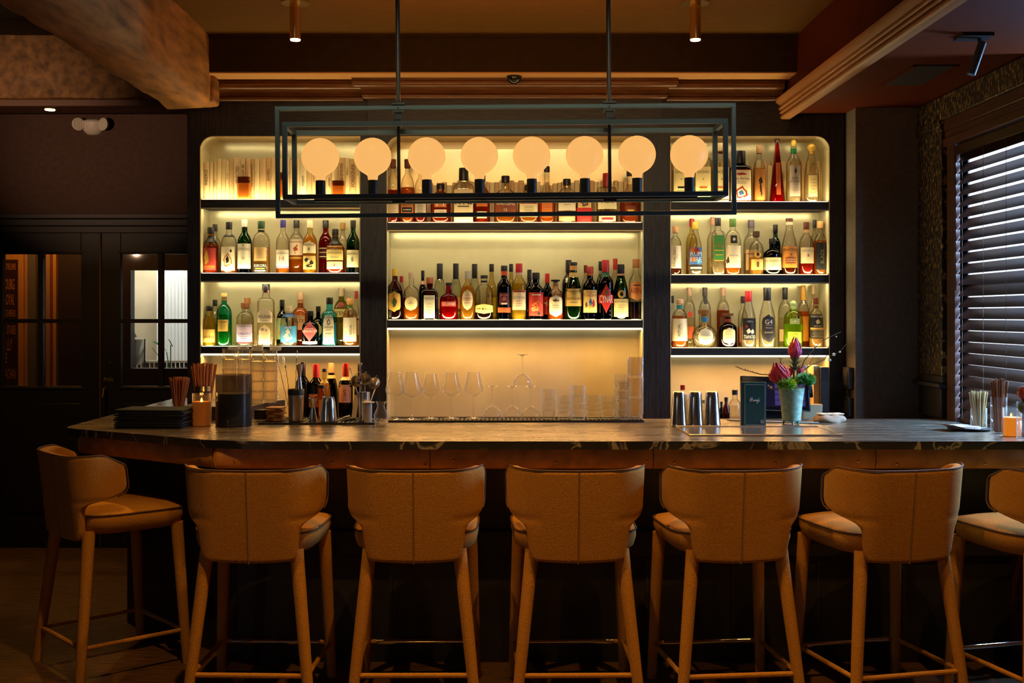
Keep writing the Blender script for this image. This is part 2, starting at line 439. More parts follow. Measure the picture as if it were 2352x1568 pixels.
# beyond the doors: porch with poster, striped walls and a bright window
YP = 8.95
OR_ = pm('orange_wall', (.55, .25, .05), .6)
def xp(px): return X(px, YP)
def zp(py): return Z(py, YP)
def xq(px): return X(px, YP - .066)
b = MB()
b.box(-4.2, xp(300), YP, YP + .1, 0, 3.06); b.box(xp(300), xp(480), YP, YP + .1, zp(620), 3.06)
b.box(xp(300), xp(480), YP, YP + .1, 0, zp(846)); b.box(xp(480), -1.7, YP, YP + .1, 0, 3.06)
struct(b.build('wall_porch', pm('porch_paint', (.02, .008, .006), .6)))
struct(MB().box(-1.86, -1.79, 7.95, 10.6, 0, 3.1).build('wall_porch_side', BLACKW))
struct(MB().box(-4.3, -1.7, 10.55, 10.65, 0, 3.1).build('wall_porch_end', pm('far_wall', (.6, .6, .58), .7)))
b = MB(); b.box(xp(-40), xp(59), YP - .05, YP, zp(900), zp(573)); o = struct(b.build('wall_porch_panel', OR_))
for a, c, col in [(61, 68, (.45, .22, .14)), (69, 86, (.13, .11, .09)), (101, 108, (.10, .07, .08)), (110, 119, (.4, .2, .1)), (120, 125, (.2, .05, .01)), (126, 133, (.55, .26, .06))]:
    struct(MB().box(xp(a), xp(c), YP - .04, YP, zp(905), zp(573)).build('wall_porch_stripe', pm('stripe', col, .5)))
o = MB().box(xp(-30), xq(40), YP - .065, YP - .052, zp(900), zp(597)).build('poster', pm('maroon_poster', (.035, .008, .006), .5))
tag(o, 'dark maroon poster of street names in orange letters behind the left door', 'poster')
tp = MB()
for t, py, hh in [('NOTRE DAME', 613, .05), ('BOURG', 653, .085), ('ROYAL', 688, .085), ('ROCHEREAU', 719, .055), ('SITAIRE', 757, .07), ('LLY', 791, .09), ('CE', 821, .08), ('ACHAN', 857, .08)]:
    vv, ff, W, Hh = text_geo(t); wd = W * hh / Hh * .21
    right = xq(36 if t not in ('BOURG', 'ROYAL') else 33)
    if t == 'CE': right = xq(16)
    if t == 'LLY': right = xq(28)
    tp.text(t, hh, wd, lambda x, z: (x, YP - .066, z), 0, cx=right - wd / 2, cz=zp(py))
tp.build('lettering', pm('orange_ink', (.55, .22, .05), .5), o)
# bright room behind the window of the porch
YB = 9.75
def xb(px): return X(px, YB)
def zb(py): return Z(py, YB)
struct(MB().box(xb(250), xb(371), YB + .02, YB + .06, 0, 3).build('wall_far', pm('cream_tile', (.55, .46, .30), .5, noise=(3, (1, 1, 1), .15)), smooth=False))
b = MB(); n = 26
pts = [(xb(368) + (xb(470) - xb(368)) * i / n, YB - .1 + .012 * (i % 2)) for i in range(n + 1)]
V_ = [(x, y, .01) for x, y in pts] + [(x, y, zb(600)) for x, y in pts]
b.add(V_, [(i, i + 1, n + 2 + i, n + 1 + i) for i in range(n)])
tag(b.build('curtain', pm('white_curtain', (.85, .88, .85), .7)), 'white pleated curtain glimpsed through the right-hand door window', 'curtain')
b = MB()
for i in range(22):
    x = xb(290) + i * .036; b.lathe([(.12, .015), (zb(829), .015)], 8, (x, YB - .22, 0))
b.box(xb(290), xb(290) + .8, YB - .24, YB - .2, zb(830), zb(825)); b.box(xb(290), xb(290) + .8, YB - .24, YB - .2, 0, .12)
tag(b.build('radiator', pm('cream_beads', (.55, .48, .33), .5)), 'cream ribbed radiator low behind the door window', 'radiator')
t = thing('clothes_rail', 'dark garment over a cloth on a rail behind the door window', 'clothes rail', (0, 0, 0))
MB().tube([(xb(300), YB - .3, zb(770)), (xb(358), YB - .3, zb(776)), (xb(358), YB - .3, .0)], .008).build('rail', CHROME, t)
b = MB(); g = 8
b.add([(xb(300), YB - .31, zb(742)), (xb(322), YB - .34, zb(748)), (xb(338), YB - .31, zb(772)), (xb(300), YB - .3, zb(772)), (xb(300), YB - .27, zb(742)), (xb(322), YB - .25, zb(748)), (xb(338), YB - .27, zb(772)), (xb(300), YB - .28, zb(772))],
      [(0, 3, 2, 1), (4, 5, 6, 7), (0, 1, 5, 4), (1, 2, 6, 5), (2, 3, 7, 6), (3, 0, 4, 7)])
b.build('garment', BLACK, t)
b = MB(); V_ = []; Fc = []
for i in range(9):
    for j in range(7):
        u, v = i / 8, j / 6
        V_.append((xb(303) + (xb(356) - xb(303)) * u, YB - .28 + .02 * math.sin(u * 9 + v * 3), zb(778) + (zb(840 - 8 * u) - zb(778)) * v))
for i in range(8):
    for j in range(6): Fc.append((i*7+j, i*7+j+1, (i+1)*7+j+1, (i+1)*7+j))
b.add(V_, Fc); b.build('cloth', pm('grey_cloth', (.42, .38, .30), .8), t)
LEAF = pm('leaf', (.05, .13, .05), .5)
t = thing('potted_plant', 'broad-leaved plant before the white curtain behind the door window', 'plant', (xb(405), YB - .3, zb(846)))
def leafmesh(pts, wd):
    b = MB(); V_ = []; n = len(pts)
    for i, p in enumerate(pts):
        k = math.sin(math.pi * (i + .001) / (n - 1 + .002)) * wd
        V_ += [(p[0] - k * .5, p[1], p[2] + k * .6), (p[0] + k * .5, p[1] - .004, p[2] - k * .6)]
    return b.add(V_, [(2*i, 2*i+1, 2*i+3, 2*i+2) for i in range(n-1)])
def lp(px, py): return (xb(px) - xb(405), 0, zb(py) - zb(846))
leafmesh([lp(374, 783), lp(384, 786), lp(394, 792), lp(402, 798), lp(406, 806)], .035).build('leaf', LEAF, t)
leafmesh([lp(411, 776), lp(414, 783), lp(417, 788), lp(419, 794)], .035).build('leaf', LEAF, t)
leafmesh([lp(390, 746), lp(396, 758), lp(403, 768), lp(410, 777)], .008).build('leaf', LEAF, t)
MB().tube([lp(406, 806), lp(410, 830), lp(412, 846)], .004, 6).tube([lp(415, 790), lp(415, 846)], .004, 6).tube([lp(374, 796), lp(400, 830)], .003, 6).build('stem', LEAF, t)
MB().lathe([(-zb(846), .05), (-zb(846) + .03, .04), (-.1, .04), (.0, .06)], 16, lp(412, 848)).build('pot', BLACK, t)

# emergency light on the entrance wall
t = thing('emergency_light', 'white twin-head emergency light high on the left wall', 'emergency light', (X(215, YD), YD, pz(292)))
b = MB(); b.lathe([(-.057, .02), (-.05, .045), (-.02, .078), (.03, .085), (.045, .07)], 20, (0, 0, 0), sy=.7); b.build('housing', WHITEP, t)
for sx, k in ((-1, 0), (1, 1)):
    h = MB().lathe([(0, .03), (.02, .043), (.03, .045), (.034, .04)], 20).build('lamp_head', WHITEP, t, loc=(sx * .098, -.03, .012), rot=(R_(90), 0, R_(-28 * sx)))
    q = MB()
    for i in range(-2, 3):
        for j in range(-2, 3):
            if i*i + j*j < 6: q.lathe([(.034, .006), (.037, .003)], 6, (i * .014, j * .014, 0))
    q.build('led_lens', pm('lens', (.8, .8, .7), .2), h)

# recessed downlight, dome camera
t = thing('recessed_downlight', 'small lit recessed downlight under the cross beam on the left', 'downlight', (-2.76, 7.0, 2.9))
MB().lathe([(-.006, .045), (0, .05)], 20).build('bezel', BRASS, t); MB().cyl(0, 0, -.010, -.006, .03, 16).build('lens', emis('warm_led', (1, .62, .25), 12), t)
t = thing('dome_camera', 'small black security dome under the fascia, above the cornice', 'security camera', (X(1181, 6.38), 6.38, 2.970))
MB().cyl(0, 0, -.008, 0, .042, 24).build('mount', BLACK, t)
MB().lathe([(-.046, .004), (-.043, .016), (-.034, .029), (-.02, .037), (-.008, .039)], 24).build('dome', pm('smoked_dome', (.01, .01, .01), .06), t)

# cylinder spotlights
def cylspot(x, y, zc, label, group=None):
    t = thing('ceiling_spotlight', label, 'spotlight', (x, y, zc), 0, group)
    MB().cyl(0, 0, -.012, 0, .07, 28).build('ceiling_plate', BRASS, t)
    MB().cyl(0, 0, -.19, -.012, .028, 24).build('tube', BRASS, t)
    MB().cyl(0, 0, -.186, -.1845, .024, 20).build('lens', emis('spot_led', (1, .66, .3), 25), t)
    q = MB().lathe([(-.1945, .024), (-.188, .026)], 24, cap=(True, False)).build('lens_ring', emis('spot_led', (1, .66, .3), 25), t)
    return t
cylspot(-1.0, 5.63, ZC, 'brass cylinder ceiling spotlight above the left end of the lamp frame')
cylspot(.99, 5.63, ZC, 'brass cylinder ceiling spotlight above the right end of the lamp frame')
for x, y, k in ROOM_SPOTS: cylspot(x, y, ZC if x < 1.6 else 2.79, 'brass cylinder spotlight in the ceiling over the room, outside the picture', 'spotlights over the room')

# things on the soffit: air vent, tilted black spotlight
t = thing('air_vent', 'dark flush air vent in the red-brown soffit', 'vent', (X(2100, 5.6), 0, 2.79))
ya, yb_ = 5.28, 5.72
xa = X(2110, 5.5) - X(2100, 5.6)
MB().box(xa - .09, xa + .09, ya, yb_, -.006, 0).build('grille', BLACKW, t)
MB().box(xa - .11, xa - .09, ya, yb_, -.008, 0).box(xa + .09, xa + .11, ya, yb_, -.008, 0).build('flange', SOFF, t)
ys = 4.72
t = thing('track_spotlight', 'tilted black cylinder spotlight hanging from the soffit by the window', 'spotlight', (X(2250, ys), ys, 2.79))
MB().box(-.09, .04, -.05, .05, -.014, 0).build('mounting_plate', BLACKM, t)
MB().tube([(0, 0, -.012), (0, 0, -.03)], .008).build('swivel', BLACKM, t)
MB().tube([(.012, 0, -.03), (-.035, .0, -.165)], .017, 16).build('barrel', pm('graphite', (.10, .11, .12), .4, .3), t)

# window: casing with flaking gold, mahogany frame, pane
def flecked():
    m = bpy.data.materials.new('flaking_gilt'); m.use_nodes = True; nt = m.node_tree; N = nt.nodes; L = nt.links
    p = N['Principled BSDF']; p.inputs['Roughness'].default_value = .45
    tc = N.new('ShaderNodeTexCoord'); mp = N.new('ShaderNodeMapping'); mp.inputs['Scale'].default_value = (1, 2.2, .8)
    nz = N.new('ShaderNodeTexNoise'); nz.inputs['Scale'].default_value = 38; nz.inputs['Detail'].default_value = 8; nz.inputs['Roughness'].default_value = .65
    L.new(tc.outputs['Object'], mp.inputs[0]); L.new(mp.outputs[0], nz.inputs['Vector'])
    cr = N.new('ShaderNodeValToRGB'); e = cr.color_ramp.elements
    e[0].position = .53; e[0].color = (.016, .010, .007, 1); e[1].position = .60; e[1].color = (.55, .38, .14, 1)
    L.new(nz.outputs['Fac'], cr.inputs[0]); L.new(cr.outputs[0], p.inputs['Base Color'])
    mm = N.new('ShaderNodeMapRange'); mm.inputs[1].default_value = .55; mm.inputs[2].default_value = .6
    L.new(nz.outputs['Fac'], mm.inputs[0]); L.new(mm.outputs[0], p.inputs['Metallic'])
    return m
GILT = flecked()
b = MB()
b.box(XW - .045, XW, 6.02, 6.36, 1.3, 2.62); b.box(XW - .06, XW, 6.02, 6.36, 2.62, 2.66); b.box(XW - .05, XW, 6.02, 6.36, 2.66, 2.785)
b.box(XW - .05, XW, 5.05, 6.02, 2.66, 2.785)
struct(b.build('trim_7', GILT, bevel=.004))
b = MB()
b.box(XW - .05, XW, 6.0, 6.36, 1.26, 1.30); b.box(XW - .075, XW, 5.99, 6.36, 1.235, 1.26); b.box(XW - .04, XW, 6.04, 6.36, ZT, 1.235)
struct(b.build('trim_8', BLACKW, bevel=.006))
t = struct(MB().box(XW - .03, XW + .045, WY1, WY1 + .10, 1.06, 2.54).box(XW - .04, XW + .02, 5.05, 6.02, 2.515, 2.56).box(XW - .03, XW + .01, 5.05, 6.02, 2.56, 2.60)
     .box(XW - .035, XW, 5.05, 6.02, 2.60, 2.66).box(XW - .02, XW + .045, 5.06, WY0 + .01, 1.06, 2.54).build('window_1', REDW, bevel=.004))
MB().box(XW + .042, XW + .046, WY0, WY1, WZ0, WZ1).build('pane', PANE, t)
MB().box(XW + .05, XW + .07, WY0, WY1, 1.76, 1.80).build('window_sash', REDW, t)
# blinds
SLAT = pm('dark_wood_slat', (.03, .011, .005), .3, noise=(5, (1, 1, 20), .3))
t = thing('venetian_blind', 'dark brown wooden venetian blind lowered over the daylit window', 'blind', (XW, 0, 0))
b = MB(); nsl = 24; pitch = (2.44 - 1.11) / (nsl - 1)
for i in range(nsl):
    z = 1.11 + i * pitch; Mx = Matrix.Translation((.004, 0, z)) @ Matrix.Rotation(R_(-57), 4, 'Y')
    b.box(-.031, .031, WY0 + .012, WY1 - .006, -.0014, .0014, 0, Mx)
b.build('slats', SLAT, t)
MB().box(-.025, .035, WY0 + .012, WY1 - .006, 2.455, 2.505).build('headrail', SLAT, t, bevel=.002)
MB().box(-.016, .024, WY0 + .012, WY1 - .006, 1.078, 1.092).build('bottom_rail', SLAT, t)
for y in (5.80, 5.55, 5.30): MB().tube([(-.026, y, 1.09), (-.026, y, 2.46)], .0012, 6).build('ladder_cord', pm('cord', (.12, .09, .07), .8), t)
MB().tube([(-.034, 5.862, 1.75), (-.034, 5.862, 2.45)], .004, 8).build('tilt_wand', SLAT, t)

# ================================================================== BACK BAR
YF = 6.55; YPAN = 6.76
def fx(px): return X(px, YF)
def fz(py): return Z(py, YF)
bb = thing('back_bar_cabinet', 'tall dark oak back bar with three shelf bays and lit gold panels', 'back bar', (0, 0, 0))
BAYS = {'L': (460, 827), 'C': (888, 1477), 'R': (1540, 1905)}
ZTOP = fz(313)
fr = MB()
for a, c in ((430, 460), (827, 888), (1477, 1540), (1905, 1938)):
    fr.box(fx(a), fx(c), YF, 6.80, 0.0, ZTOP + .0001)
fr.box(fx(430), fx(1938), YF, 6.80, ZTOP, fz(226))
fr.box(fx(430) - .012, fx(440), YF - .012, 6.80, fz(262), fz(255))
# panel grooves on the stiles
for a in (857, 1508): fr.box(fx(a) - .002, fx(a) + .002, YF - .002, YF, fz(960), fz(313))
fr.box(fx(1905), fx(1938), YF - .004, YF, 0, fz(262))
fr.build('frame', DARKWOOD, bb, bevel=.002)
# rounded upper corners
def corner(x, z, sx, r=.075, th=.21):
    n = 8; poly = [(x, z)] + [(x + sx * (r - r * math.sin(R_(90 * i / n))), z - r + r * math.cos(R_(90 * i / n))) for i in range(n + 1)]
    pts = [(x, z)] + [(x + sx * r - sx * r * math.sin(R_(90 * i / n)), z - r + r * math.cos(R_(90 * i / n))) for i in range(n + 1)]
    q = MB(); k = len(pts)
    q.add([(a, YF, c) for a, c in pts] + [(a, YPAN, c) for a, c in pts], [tuple(range(k)), tuple(range(k, 2*k))[::-1], (0, k, k + 1, 1), (k - 1, 2*k - 1, k, 0)]); q.add([(a, YF + .001, c) for a, c in pts] + [(a, YPAN, c) for a, c in pts], [(i, k+i, k+i+1, i+1) for i in range(1, k - 1)], 1)
    return q
for x, sx in ((fx(460), 1), (fx(888), 1), (fx(1477), -1), (fx(1905), -1)): corner(x, ZTOP, sx).build('corner_bracket', [DARKWOOD, GOLD], bb)
# brass lined interiors
for k, (a, c) in BAYS.items():
    MB().box(fx(a), fx(c), YPAN, YPAN + .01, 1.0, ZTOP).build('back_panel', GOLD, bb)
    MB().box(fx(a) - .001, fx(a) + .003, YF + .003, YPAN, 1.0, ZTOP - (.075 if k != 'R' else 0)).build('side_lining', GOLD, bb)
    MB().box(fx(c) - .003, fx(c) + .001, YF + .003, YPAN, 1.0, ZTOP - (.075 if k != 'L' else 0)).build('side_lining', GOLD, bb)
    l, r = (.075 if k != 'R' else 0), (.075 if k != 'L' else 0)
    MB().box(fx(a) + l, fx(c) - r, YF + .002, YPAN, ZTOP - .003, ZTOP + .001).build('top_lining', GOLDTRIM, bb)
# gold edge line around the openings
def edge_line(a, c, rl, rr):
    r = .075; x0, x1 = fx(a), fx(c); pts = [(x0, 1.05)]
    if rl: pts += [(x0 + r - r * math.cos(R_(90 * i / 6)), ZTOP - r + r * math.sin(R_(90 * i / 6))) for i in range(7)]
    else: pts += [(x0, ZTOP)]
    if rr: pts += [(x1 - r + r * math.sin(R_(90 * i / 6)), ZTOP - r + r * math.cos(R_(90 * i / 6))) for i in range(7)]
    else: pts += [(x1, ZTOP)]
    pts += [(x1, 1.05)]
    return MB().tube([(x, YF - .001, z) for x, z in pts], .0022, 6)
edge_line(460, 827, 1, 0).build('edge_trim', GOLDTRIM, bb); edge_line(888, 1477, 1, 1).build('edge_trim', GOLDTRIM, bb); edge_line(1540, 1905, 0, 1).build('edge_trim', GOLDTRIM, bb)
# shelves: (bay, top px, bottom px)
SHELF = {}
LEDU, LEDL = (1, .80, .40), (1, .47, .11)
for key, bay, t0, b0, ph in [('LA', 'L', 458, 476.5, 'top left shelf'), ('LB', 'L', 627.5, 645, 'middle left shelf'), ('LC', 'L', 795.5, 812, 'lowest left shelf'),
                         ('CA', 'C', 511, 528, 'top centre shelf'), ('CB', 'C', 735, 753, 'lower centre shelf'),
                         ('RA', 'R', 463.5, 481, 'top right shelf'), ('RB', 'R', 631, 648.5, 'middle right shelf'), ('RC', 'R', 799, 816, 'lowest right shelf')]:
    a, c = BAYS[bay]; zt, zbm = fz(t0), fz(b0)
    MB().box(fx(a), fx(c), YF + .001, YPAN, zbm, zt).build('shelf', DARKWOODH, bb, bevel=.0015)
    SHELF[key] = (ph, zt)
    wd = fx(c) - fx(a)
    cx = (fx(a) + fx(c)) / 2
    MB().box(fx(a) + .01, fx(c) - .01, YF + .004, YF + .012, zt, zt + .003).build('led_strip', emis('led_up', LEDU, 4.0), bb)
    col = LEDL if key in ('LC', 'RC', 'CB') else LEDU
    lamp('shelf_led', 'AREA', (cx, YF + .018, zt + .005), UP_W * wd * (1.2 if key in ('LC', 'RC') else .38 if key == 'CA' else 1), LEDU, rot=(R_(180 - 12), 0, 0), size=wd - .03, size_y=.014)
    if key in ('LC', 'RC', 'CB'):
        MB().box(fx(a) + .005, fx(c) - .005, YF + .02, YF + .04, zbm - .010, zbm).build('led_strip', emis('led_down', (1, .86, .55), 5.0), bb)
        lamp('shelf_led', 'AREA', (cx, YF + .045, zbm - .014), DN_W * wd * (.75 if key == 'LC' else 1), LEDL, rot=(R_(-14), 0, 0), size=wd - .02, size_y=.02)
    else:
        MB().box(fx(a), fx(c), YF + .004, YF + .010, zbm - .007, zbm).build('shelf_lip', GOLDTRIM, bb)
        lamp('shelf_led', 'AREA', (cx, YF + .024, zbm - .004), HI_W * wd, (1, .84, .5), rot=(R_(20), 0, 0), size=wd - .02, size_y=.014)
for a, c, k_ in ((484, 827, 1), (916, 1450, 1), (1540, 1880, 1)):      # strips under the header
    lamp('header_led', 'AREA', ((fx(a) + fx(c)) / 2, YF + .024, ZTOP - .008), HI_W * (.35 if a != 916 else .15) * (fx(c) - fx(a)), (1, .86, .52), rot=(R_(15), 0, 0), size=fx(c) - fx(a), size_y=.014)
# lower cabinets with counter
MB().box(-1.19, 2.02, 6.36, 6.549, 0, .98).build('base_cabinet', DARKWOODH, bb)
MB().box(-1.19, 2.02, 6.34, 6.549, .98, 1.02).build('work_surface', pm('back_counter', (.12, .07, .035), .35), bb)
MB().box(fx(460), fx(1905), 6.55, 6.765, .98, 1.0195).build('work_surface', pm('back_counter', (.12, .07, .035), .35), bb)
# cornice: side runs and projecting centre
def cprof(yb, dzz):
    z = lambda v: v + dzz
    P = [(yb, z(2.86)), (yb - .012, z(2.86))]
    for i in range(7): a = R_(-90 + 30 * i); P.append((yb - .016 - .013 * math.cos(a), z(2.876 + .013 * math.sin(a))))
    P += [(yb - .022, z(2.89)), (yb - .030, z(2.905)), (yb - .036, z(2.922))]
    for i in range(7): a = R_(-60 + 25 * i); P.append((yb - .058 - .024 * math.cos(a), z(2.940 + .022 * math.sin(a))))
    P += [(yb - .078, z(2.957)), (yb - .082, z(2.968)), (yb, z(2.968))]
    return P
yb = YF + .0; q = MB()
pr = cprof(YF, -.004)
MB().sweep_x(pr, lambda y, z: -1.64, lambda y, z: fx(835)).build('cornice', CORNICE, bb, ang=50); MB().sweep_x(pr, lambda y, z: fx(1530), lambda y, z: fx(1795)).build('cornice', CORNICE, bb, ang=50)
q = MB(); pr = cprof(YF - .05, .002)
q.sweep_x(pr, lambda y, z: X(846, YF) - (YF - .05 - y), lambda y, z: X(1518, YF) + (YF - .05 - y))
q.build('centre_cornice', CORNICE, bb, ang=50)
MB().box(X(846, YF), X(1518, YF), YF - .05, YF, fz(300), fz(226)).build('centre_frieze', DARKWOODH, bb, bevel=.002)
MB().box(fx(560), fx(846), YF - .004, YF, fz(304), fz(226)).build('frieze', DARKWOODH, bb); MB().box(fx(1518), fx(1795), YF - .004, YF, fz(304), fz(226)).build('frieze', DARKWOODH, bb)

# ================================================================== BAR COUNTER
def marble(nm, top):
    m = bpy.data.materials.new('veined_black_marble_' + nm); m.use_nodes = True; nt = m.node_tree; N = nt.nodes; L = nt.links
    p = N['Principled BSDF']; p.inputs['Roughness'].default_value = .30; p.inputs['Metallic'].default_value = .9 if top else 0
    bk = (.36, .29, .21, 1) if top else (.010, .011, .011, 1); v1 = (.75, .62, .45, 1) if top else (.22, .21, .19, 1); v2 = (.34, .26, .17, 1) if top else (.03, .03, .03, 1)  # top face: warm metallic colour stands in for reflected panel glow
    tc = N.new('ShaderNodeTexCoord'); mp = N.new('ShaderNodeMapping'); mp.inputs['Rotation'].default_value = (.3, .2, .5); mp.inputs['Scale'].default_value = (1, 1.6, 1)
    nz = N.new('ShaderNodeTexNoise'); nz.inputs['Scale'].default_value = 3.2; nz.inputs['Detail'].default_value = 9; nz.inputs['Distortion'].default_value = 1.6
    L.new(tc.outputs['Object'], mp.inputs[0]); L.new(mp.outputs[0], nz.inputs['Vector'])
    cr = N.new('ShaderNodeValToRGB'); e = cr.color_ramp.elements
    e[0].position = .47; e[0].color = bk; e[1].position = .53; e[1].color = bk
    v = e.new(.50); v.color = v1; v = e.new(.488); v.color = v2
    L.new(nz.outputs['Fac'], cr.inputs[0])
    n2 = N.new('ShaderNodeTexNoise'); n2.inputs['Scale'].default_value = 2; n2.inputs['Detail'].default_value = 4
    m2 = N.new('ShaderNodeMapping'); m2.inputs['Scale'].default_value = (1, 12, 1); L.new(tc.outputs['Object'], m2.inputs[0]); L.new(m2.outputs[0], n2.inputs['Vector'])
    mr = N.new('ShaderNodeMapRange'); mr.inputs[1].default_value = .35; mr.inputs[2].default_value = .7; mr.inputs[3].default_value = .24; mr.inputs[4].default_value = .40
    L.new(n2.outputs['Fac'], mr.inputs[0]); L.new(mr.outputs[0], p.inputs['Roughness'])
    L.new(cr.outputs[0], p.inputs['Base Color'])
    bp = N.new('ShaderNodeBump'); bp.inputs['Strength'].default_value = .06; bp.inputs['Distance'].default_value = .002
    return m
bar = thing('bar_counter', 'long bar counter with veined black marble top and brown leather apron', 'bar counter', (0, 0, 0))
TOP = [(XW - .001, 4.96), (-.98, 4.96), (-1.12, 4.975), (-1.28, 5.02), (-2.02, 5.49), (-2.11, 5.56), (-2.13, 5.63), (-2.15, 7.6), (-1.87, 7.6), (-1.87, 6.52), (-1.2, 6.33), (-1.2, 6.05), (XW - .001, 6.05)]
ct = MB().prism(TOP[::-1], ZT - .036, ZT).build('countertop', [marble('polished_edge', False), marble('warm_sheen_top', True)], bar, smooth=False)
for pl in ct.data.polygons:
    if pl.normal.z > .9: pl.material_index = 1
LEATH = pm('brown_leather', (.36, .165, .04), .5, noise=(14, (1, 1, 1), .3), bump=.25)
seams = [X(p_, 5.02) for p_ in (497, 988, 1500, 2010)] + [XW - .002]
def apron(x0, y0, x1, y1):
    L_ = math.hypot(x1 - x0, y1 - y0); a = math.atan2(y1 - y0, x1 - x0)
    P = [(0.02, .94), (0, .945), (-.008, .96), (-.012, .985), (-.008, 1.01), (0, 1.034), (.02, 1.034)]
    q = MB(); n = len(P); M = Matrix.Translation((x0, y0, 0)) @ Matrix.Rotation(a, 4, 'Z')
    q.add([(.001, y, z) for y, z in P] + [(L_ - .001, y, z) for y, z in P], [tuple(range(n)), tuple(range(n, 2*n))[::-1]] + [(i, n+i, n+(i+1) % n, (i+1) % n) for i in range(n)], 0, M)
    return q.build('apron_panel', LEATH, bar, ang=60)
for i in range(4): apron(seams[i] + .001, 5.02, seams[i+1] - .001, 5.02)
apron(-1.25, 5.03, seams[0] - .001, 5.02); apron(-2.04, 5.58, -1.26, 5.04)
apron(-2.07, 7.5, -2.06, 5.60)
BASEP = [(XW - .002, 5.30), (-1.05, 5.30), (-1.22, 5.34), (-1.95, 5.98), (-1.96, 6.1), (-1.96, 7.5), (-1.88, 7.5), (-1.88, 6.48), (-1.3, 6.3), (-1.3, 5.98), (XW - .002, 5.98)]
MB().prism(BASEP[::-1], 0.001, 1.034).build('base', pm('black_panelling', (.016, .014, .013), .45, noise=(4, (3, 3, 1), .5)), bar, smooth=False)
MB().box(-1.05, XW - .004, 5.27, 5.30, .50, .62).build('base_rail', pm('black_rail', (.024, .021, .02), .5), bar, bevel=.004)
for i in range(8): MB().box(-.9 + i * .4, -.9 + i * .4 + .012, 5.292, 5.30, .1, .50).build('base_batten', pm('black_rail', (.024, .021, .02), .5), bar)
for p_, y_ in [(763, 1062), (975, 1068), (1043, 1058), (1277, 1062), (1487, 1060), (1550, 1063), (1783, 1064), (1973, 1060), (2062, 1066), (2265, 1066)]:
    x = X(p_, 5.0); z = Z(y_, 5.0)
    MB().lathe([(0, .007), (.004, .007), (.009, .003)], 12).build('brass_stud', BRASS, bar, loc=(x, 5.012, z), rot=(R_(90), 0, 0))
for p_, y_, yy in [(535, 1062, 5.05), (457, 1057, 5.12), (372, 1037, 5.28), (321, 1037, 5.4)]:
    MB().lathe([(0, .007), (.004, .007), (.012, .003)], 12).build('brass_stud', BRASS, bar, loc=(X(p_, yy - .06), yy - .05, Z(y_, yy - .06)), rot=(R_(90), 0, 0))
# ================================================================== BOTTLES
SH = {
 'std':   ([(0,.93),(.01,1),(.57,1),(.62,.96),(.67,.84),(.71,.66),(.75,.46),(.79,.38),(.97,.36),(1,.36)], 2),
 'round': ([(0,.93),(.015,1),(.52,1),(.60,.96),(.67,.85),(.72,.68),(.76,.45),(.79,.34),(1,.32)], 2),
 'bord':  ([(0,.94),(.01,1),(.60,1),(.66,.93),(.71,.68),(.75,.46),(.79,.41),(1,.39)], 2),
 'slope': ([(0,.96),(.01,1),(.43,1),(.52,.95),(.62,.80),(.72,.60),(.80,.46),(.88,.40),(1,.38)], 2),
 'tall':  ([(0,.96),(.01,1),(.50,1),(.56,.96),(.62,.82),(.67,.60),(.72,.44),(.8,.38),(1,.36)], 2),
 'flask': ([(0,.95),(.02,1),(.58,1),(.66,.95),(.72,.82),(.77,.58),(.80,.36),(1,.33)], 2),
 'squat': ([(0,.95),(.02,1),(.50,1),(.58,.97),(.64,.85),(.69,.60),(.73,.34),(1,.30)], 2),
 'square':([(0,.96),(.01,1),(.60,1),(.64,.98),(.69,.86),(.72,.60),(.75,.40),(1,.38)], 5),
 'sqtall':([(0,.97),(.01,1),(.70,1),(.73,.97),(.76,.80),(.78,.50),(.80,.42),(1,.40)], 5),
 'orb':   ([(0,.50),(.02,.62),(.10,.84),(.20,.97),(.29,1),(.39,.96),(.49,.80),(.56,.55),(.60,.36),(.65,.25),(1,.24)], 2),
 'cone':  ([(0,1),(.02,1),(.3,.80),(.6,.52),(.85,.30),(1,.24)], 2.6),
 'hive':  ([(0,.93),(.02,1),(.35,1.0),(.50,.98),(.60,.90),(.68,.72),(.73,.48),(.77,.34),(1,.32)], 2),
 'flare': ([(0,.80),(.04,.72),(.2,.86),(.35,.97),(.50,1),(.56,.95),(.62,.72),(.68,.48),(.74,.42),(1,.36)], 2),
 'decant':([(0,.86),(.03,.92),(.35,1),(.42,.98),(.50,.80),(.58,.56),(.66,.38),(.74,.30),(1,.27)], 2),
}
ICON = {}
def pr_at(P, z):
    for (a, ra), (b_, rb) in zip(P, P[1:]):
        if a <= z <= b_: return ra + (rb - ra) * (z - a) / max(b_ - a, 1e-6)
    return P[-1][1]
INK = {'k': '#181210', 'w': '#efe6d2', 'r': '#a3201c', 'g': '#1d5a30', 'b': '#2b5aa0', 'o': '#c8641c', 'y': '#d8b040', 'n': '#6a4024', 'p': '#c07070', 'c': '#e6d3a8', 's': '#8a8478'}
def col(c): return INK.get(c, c)
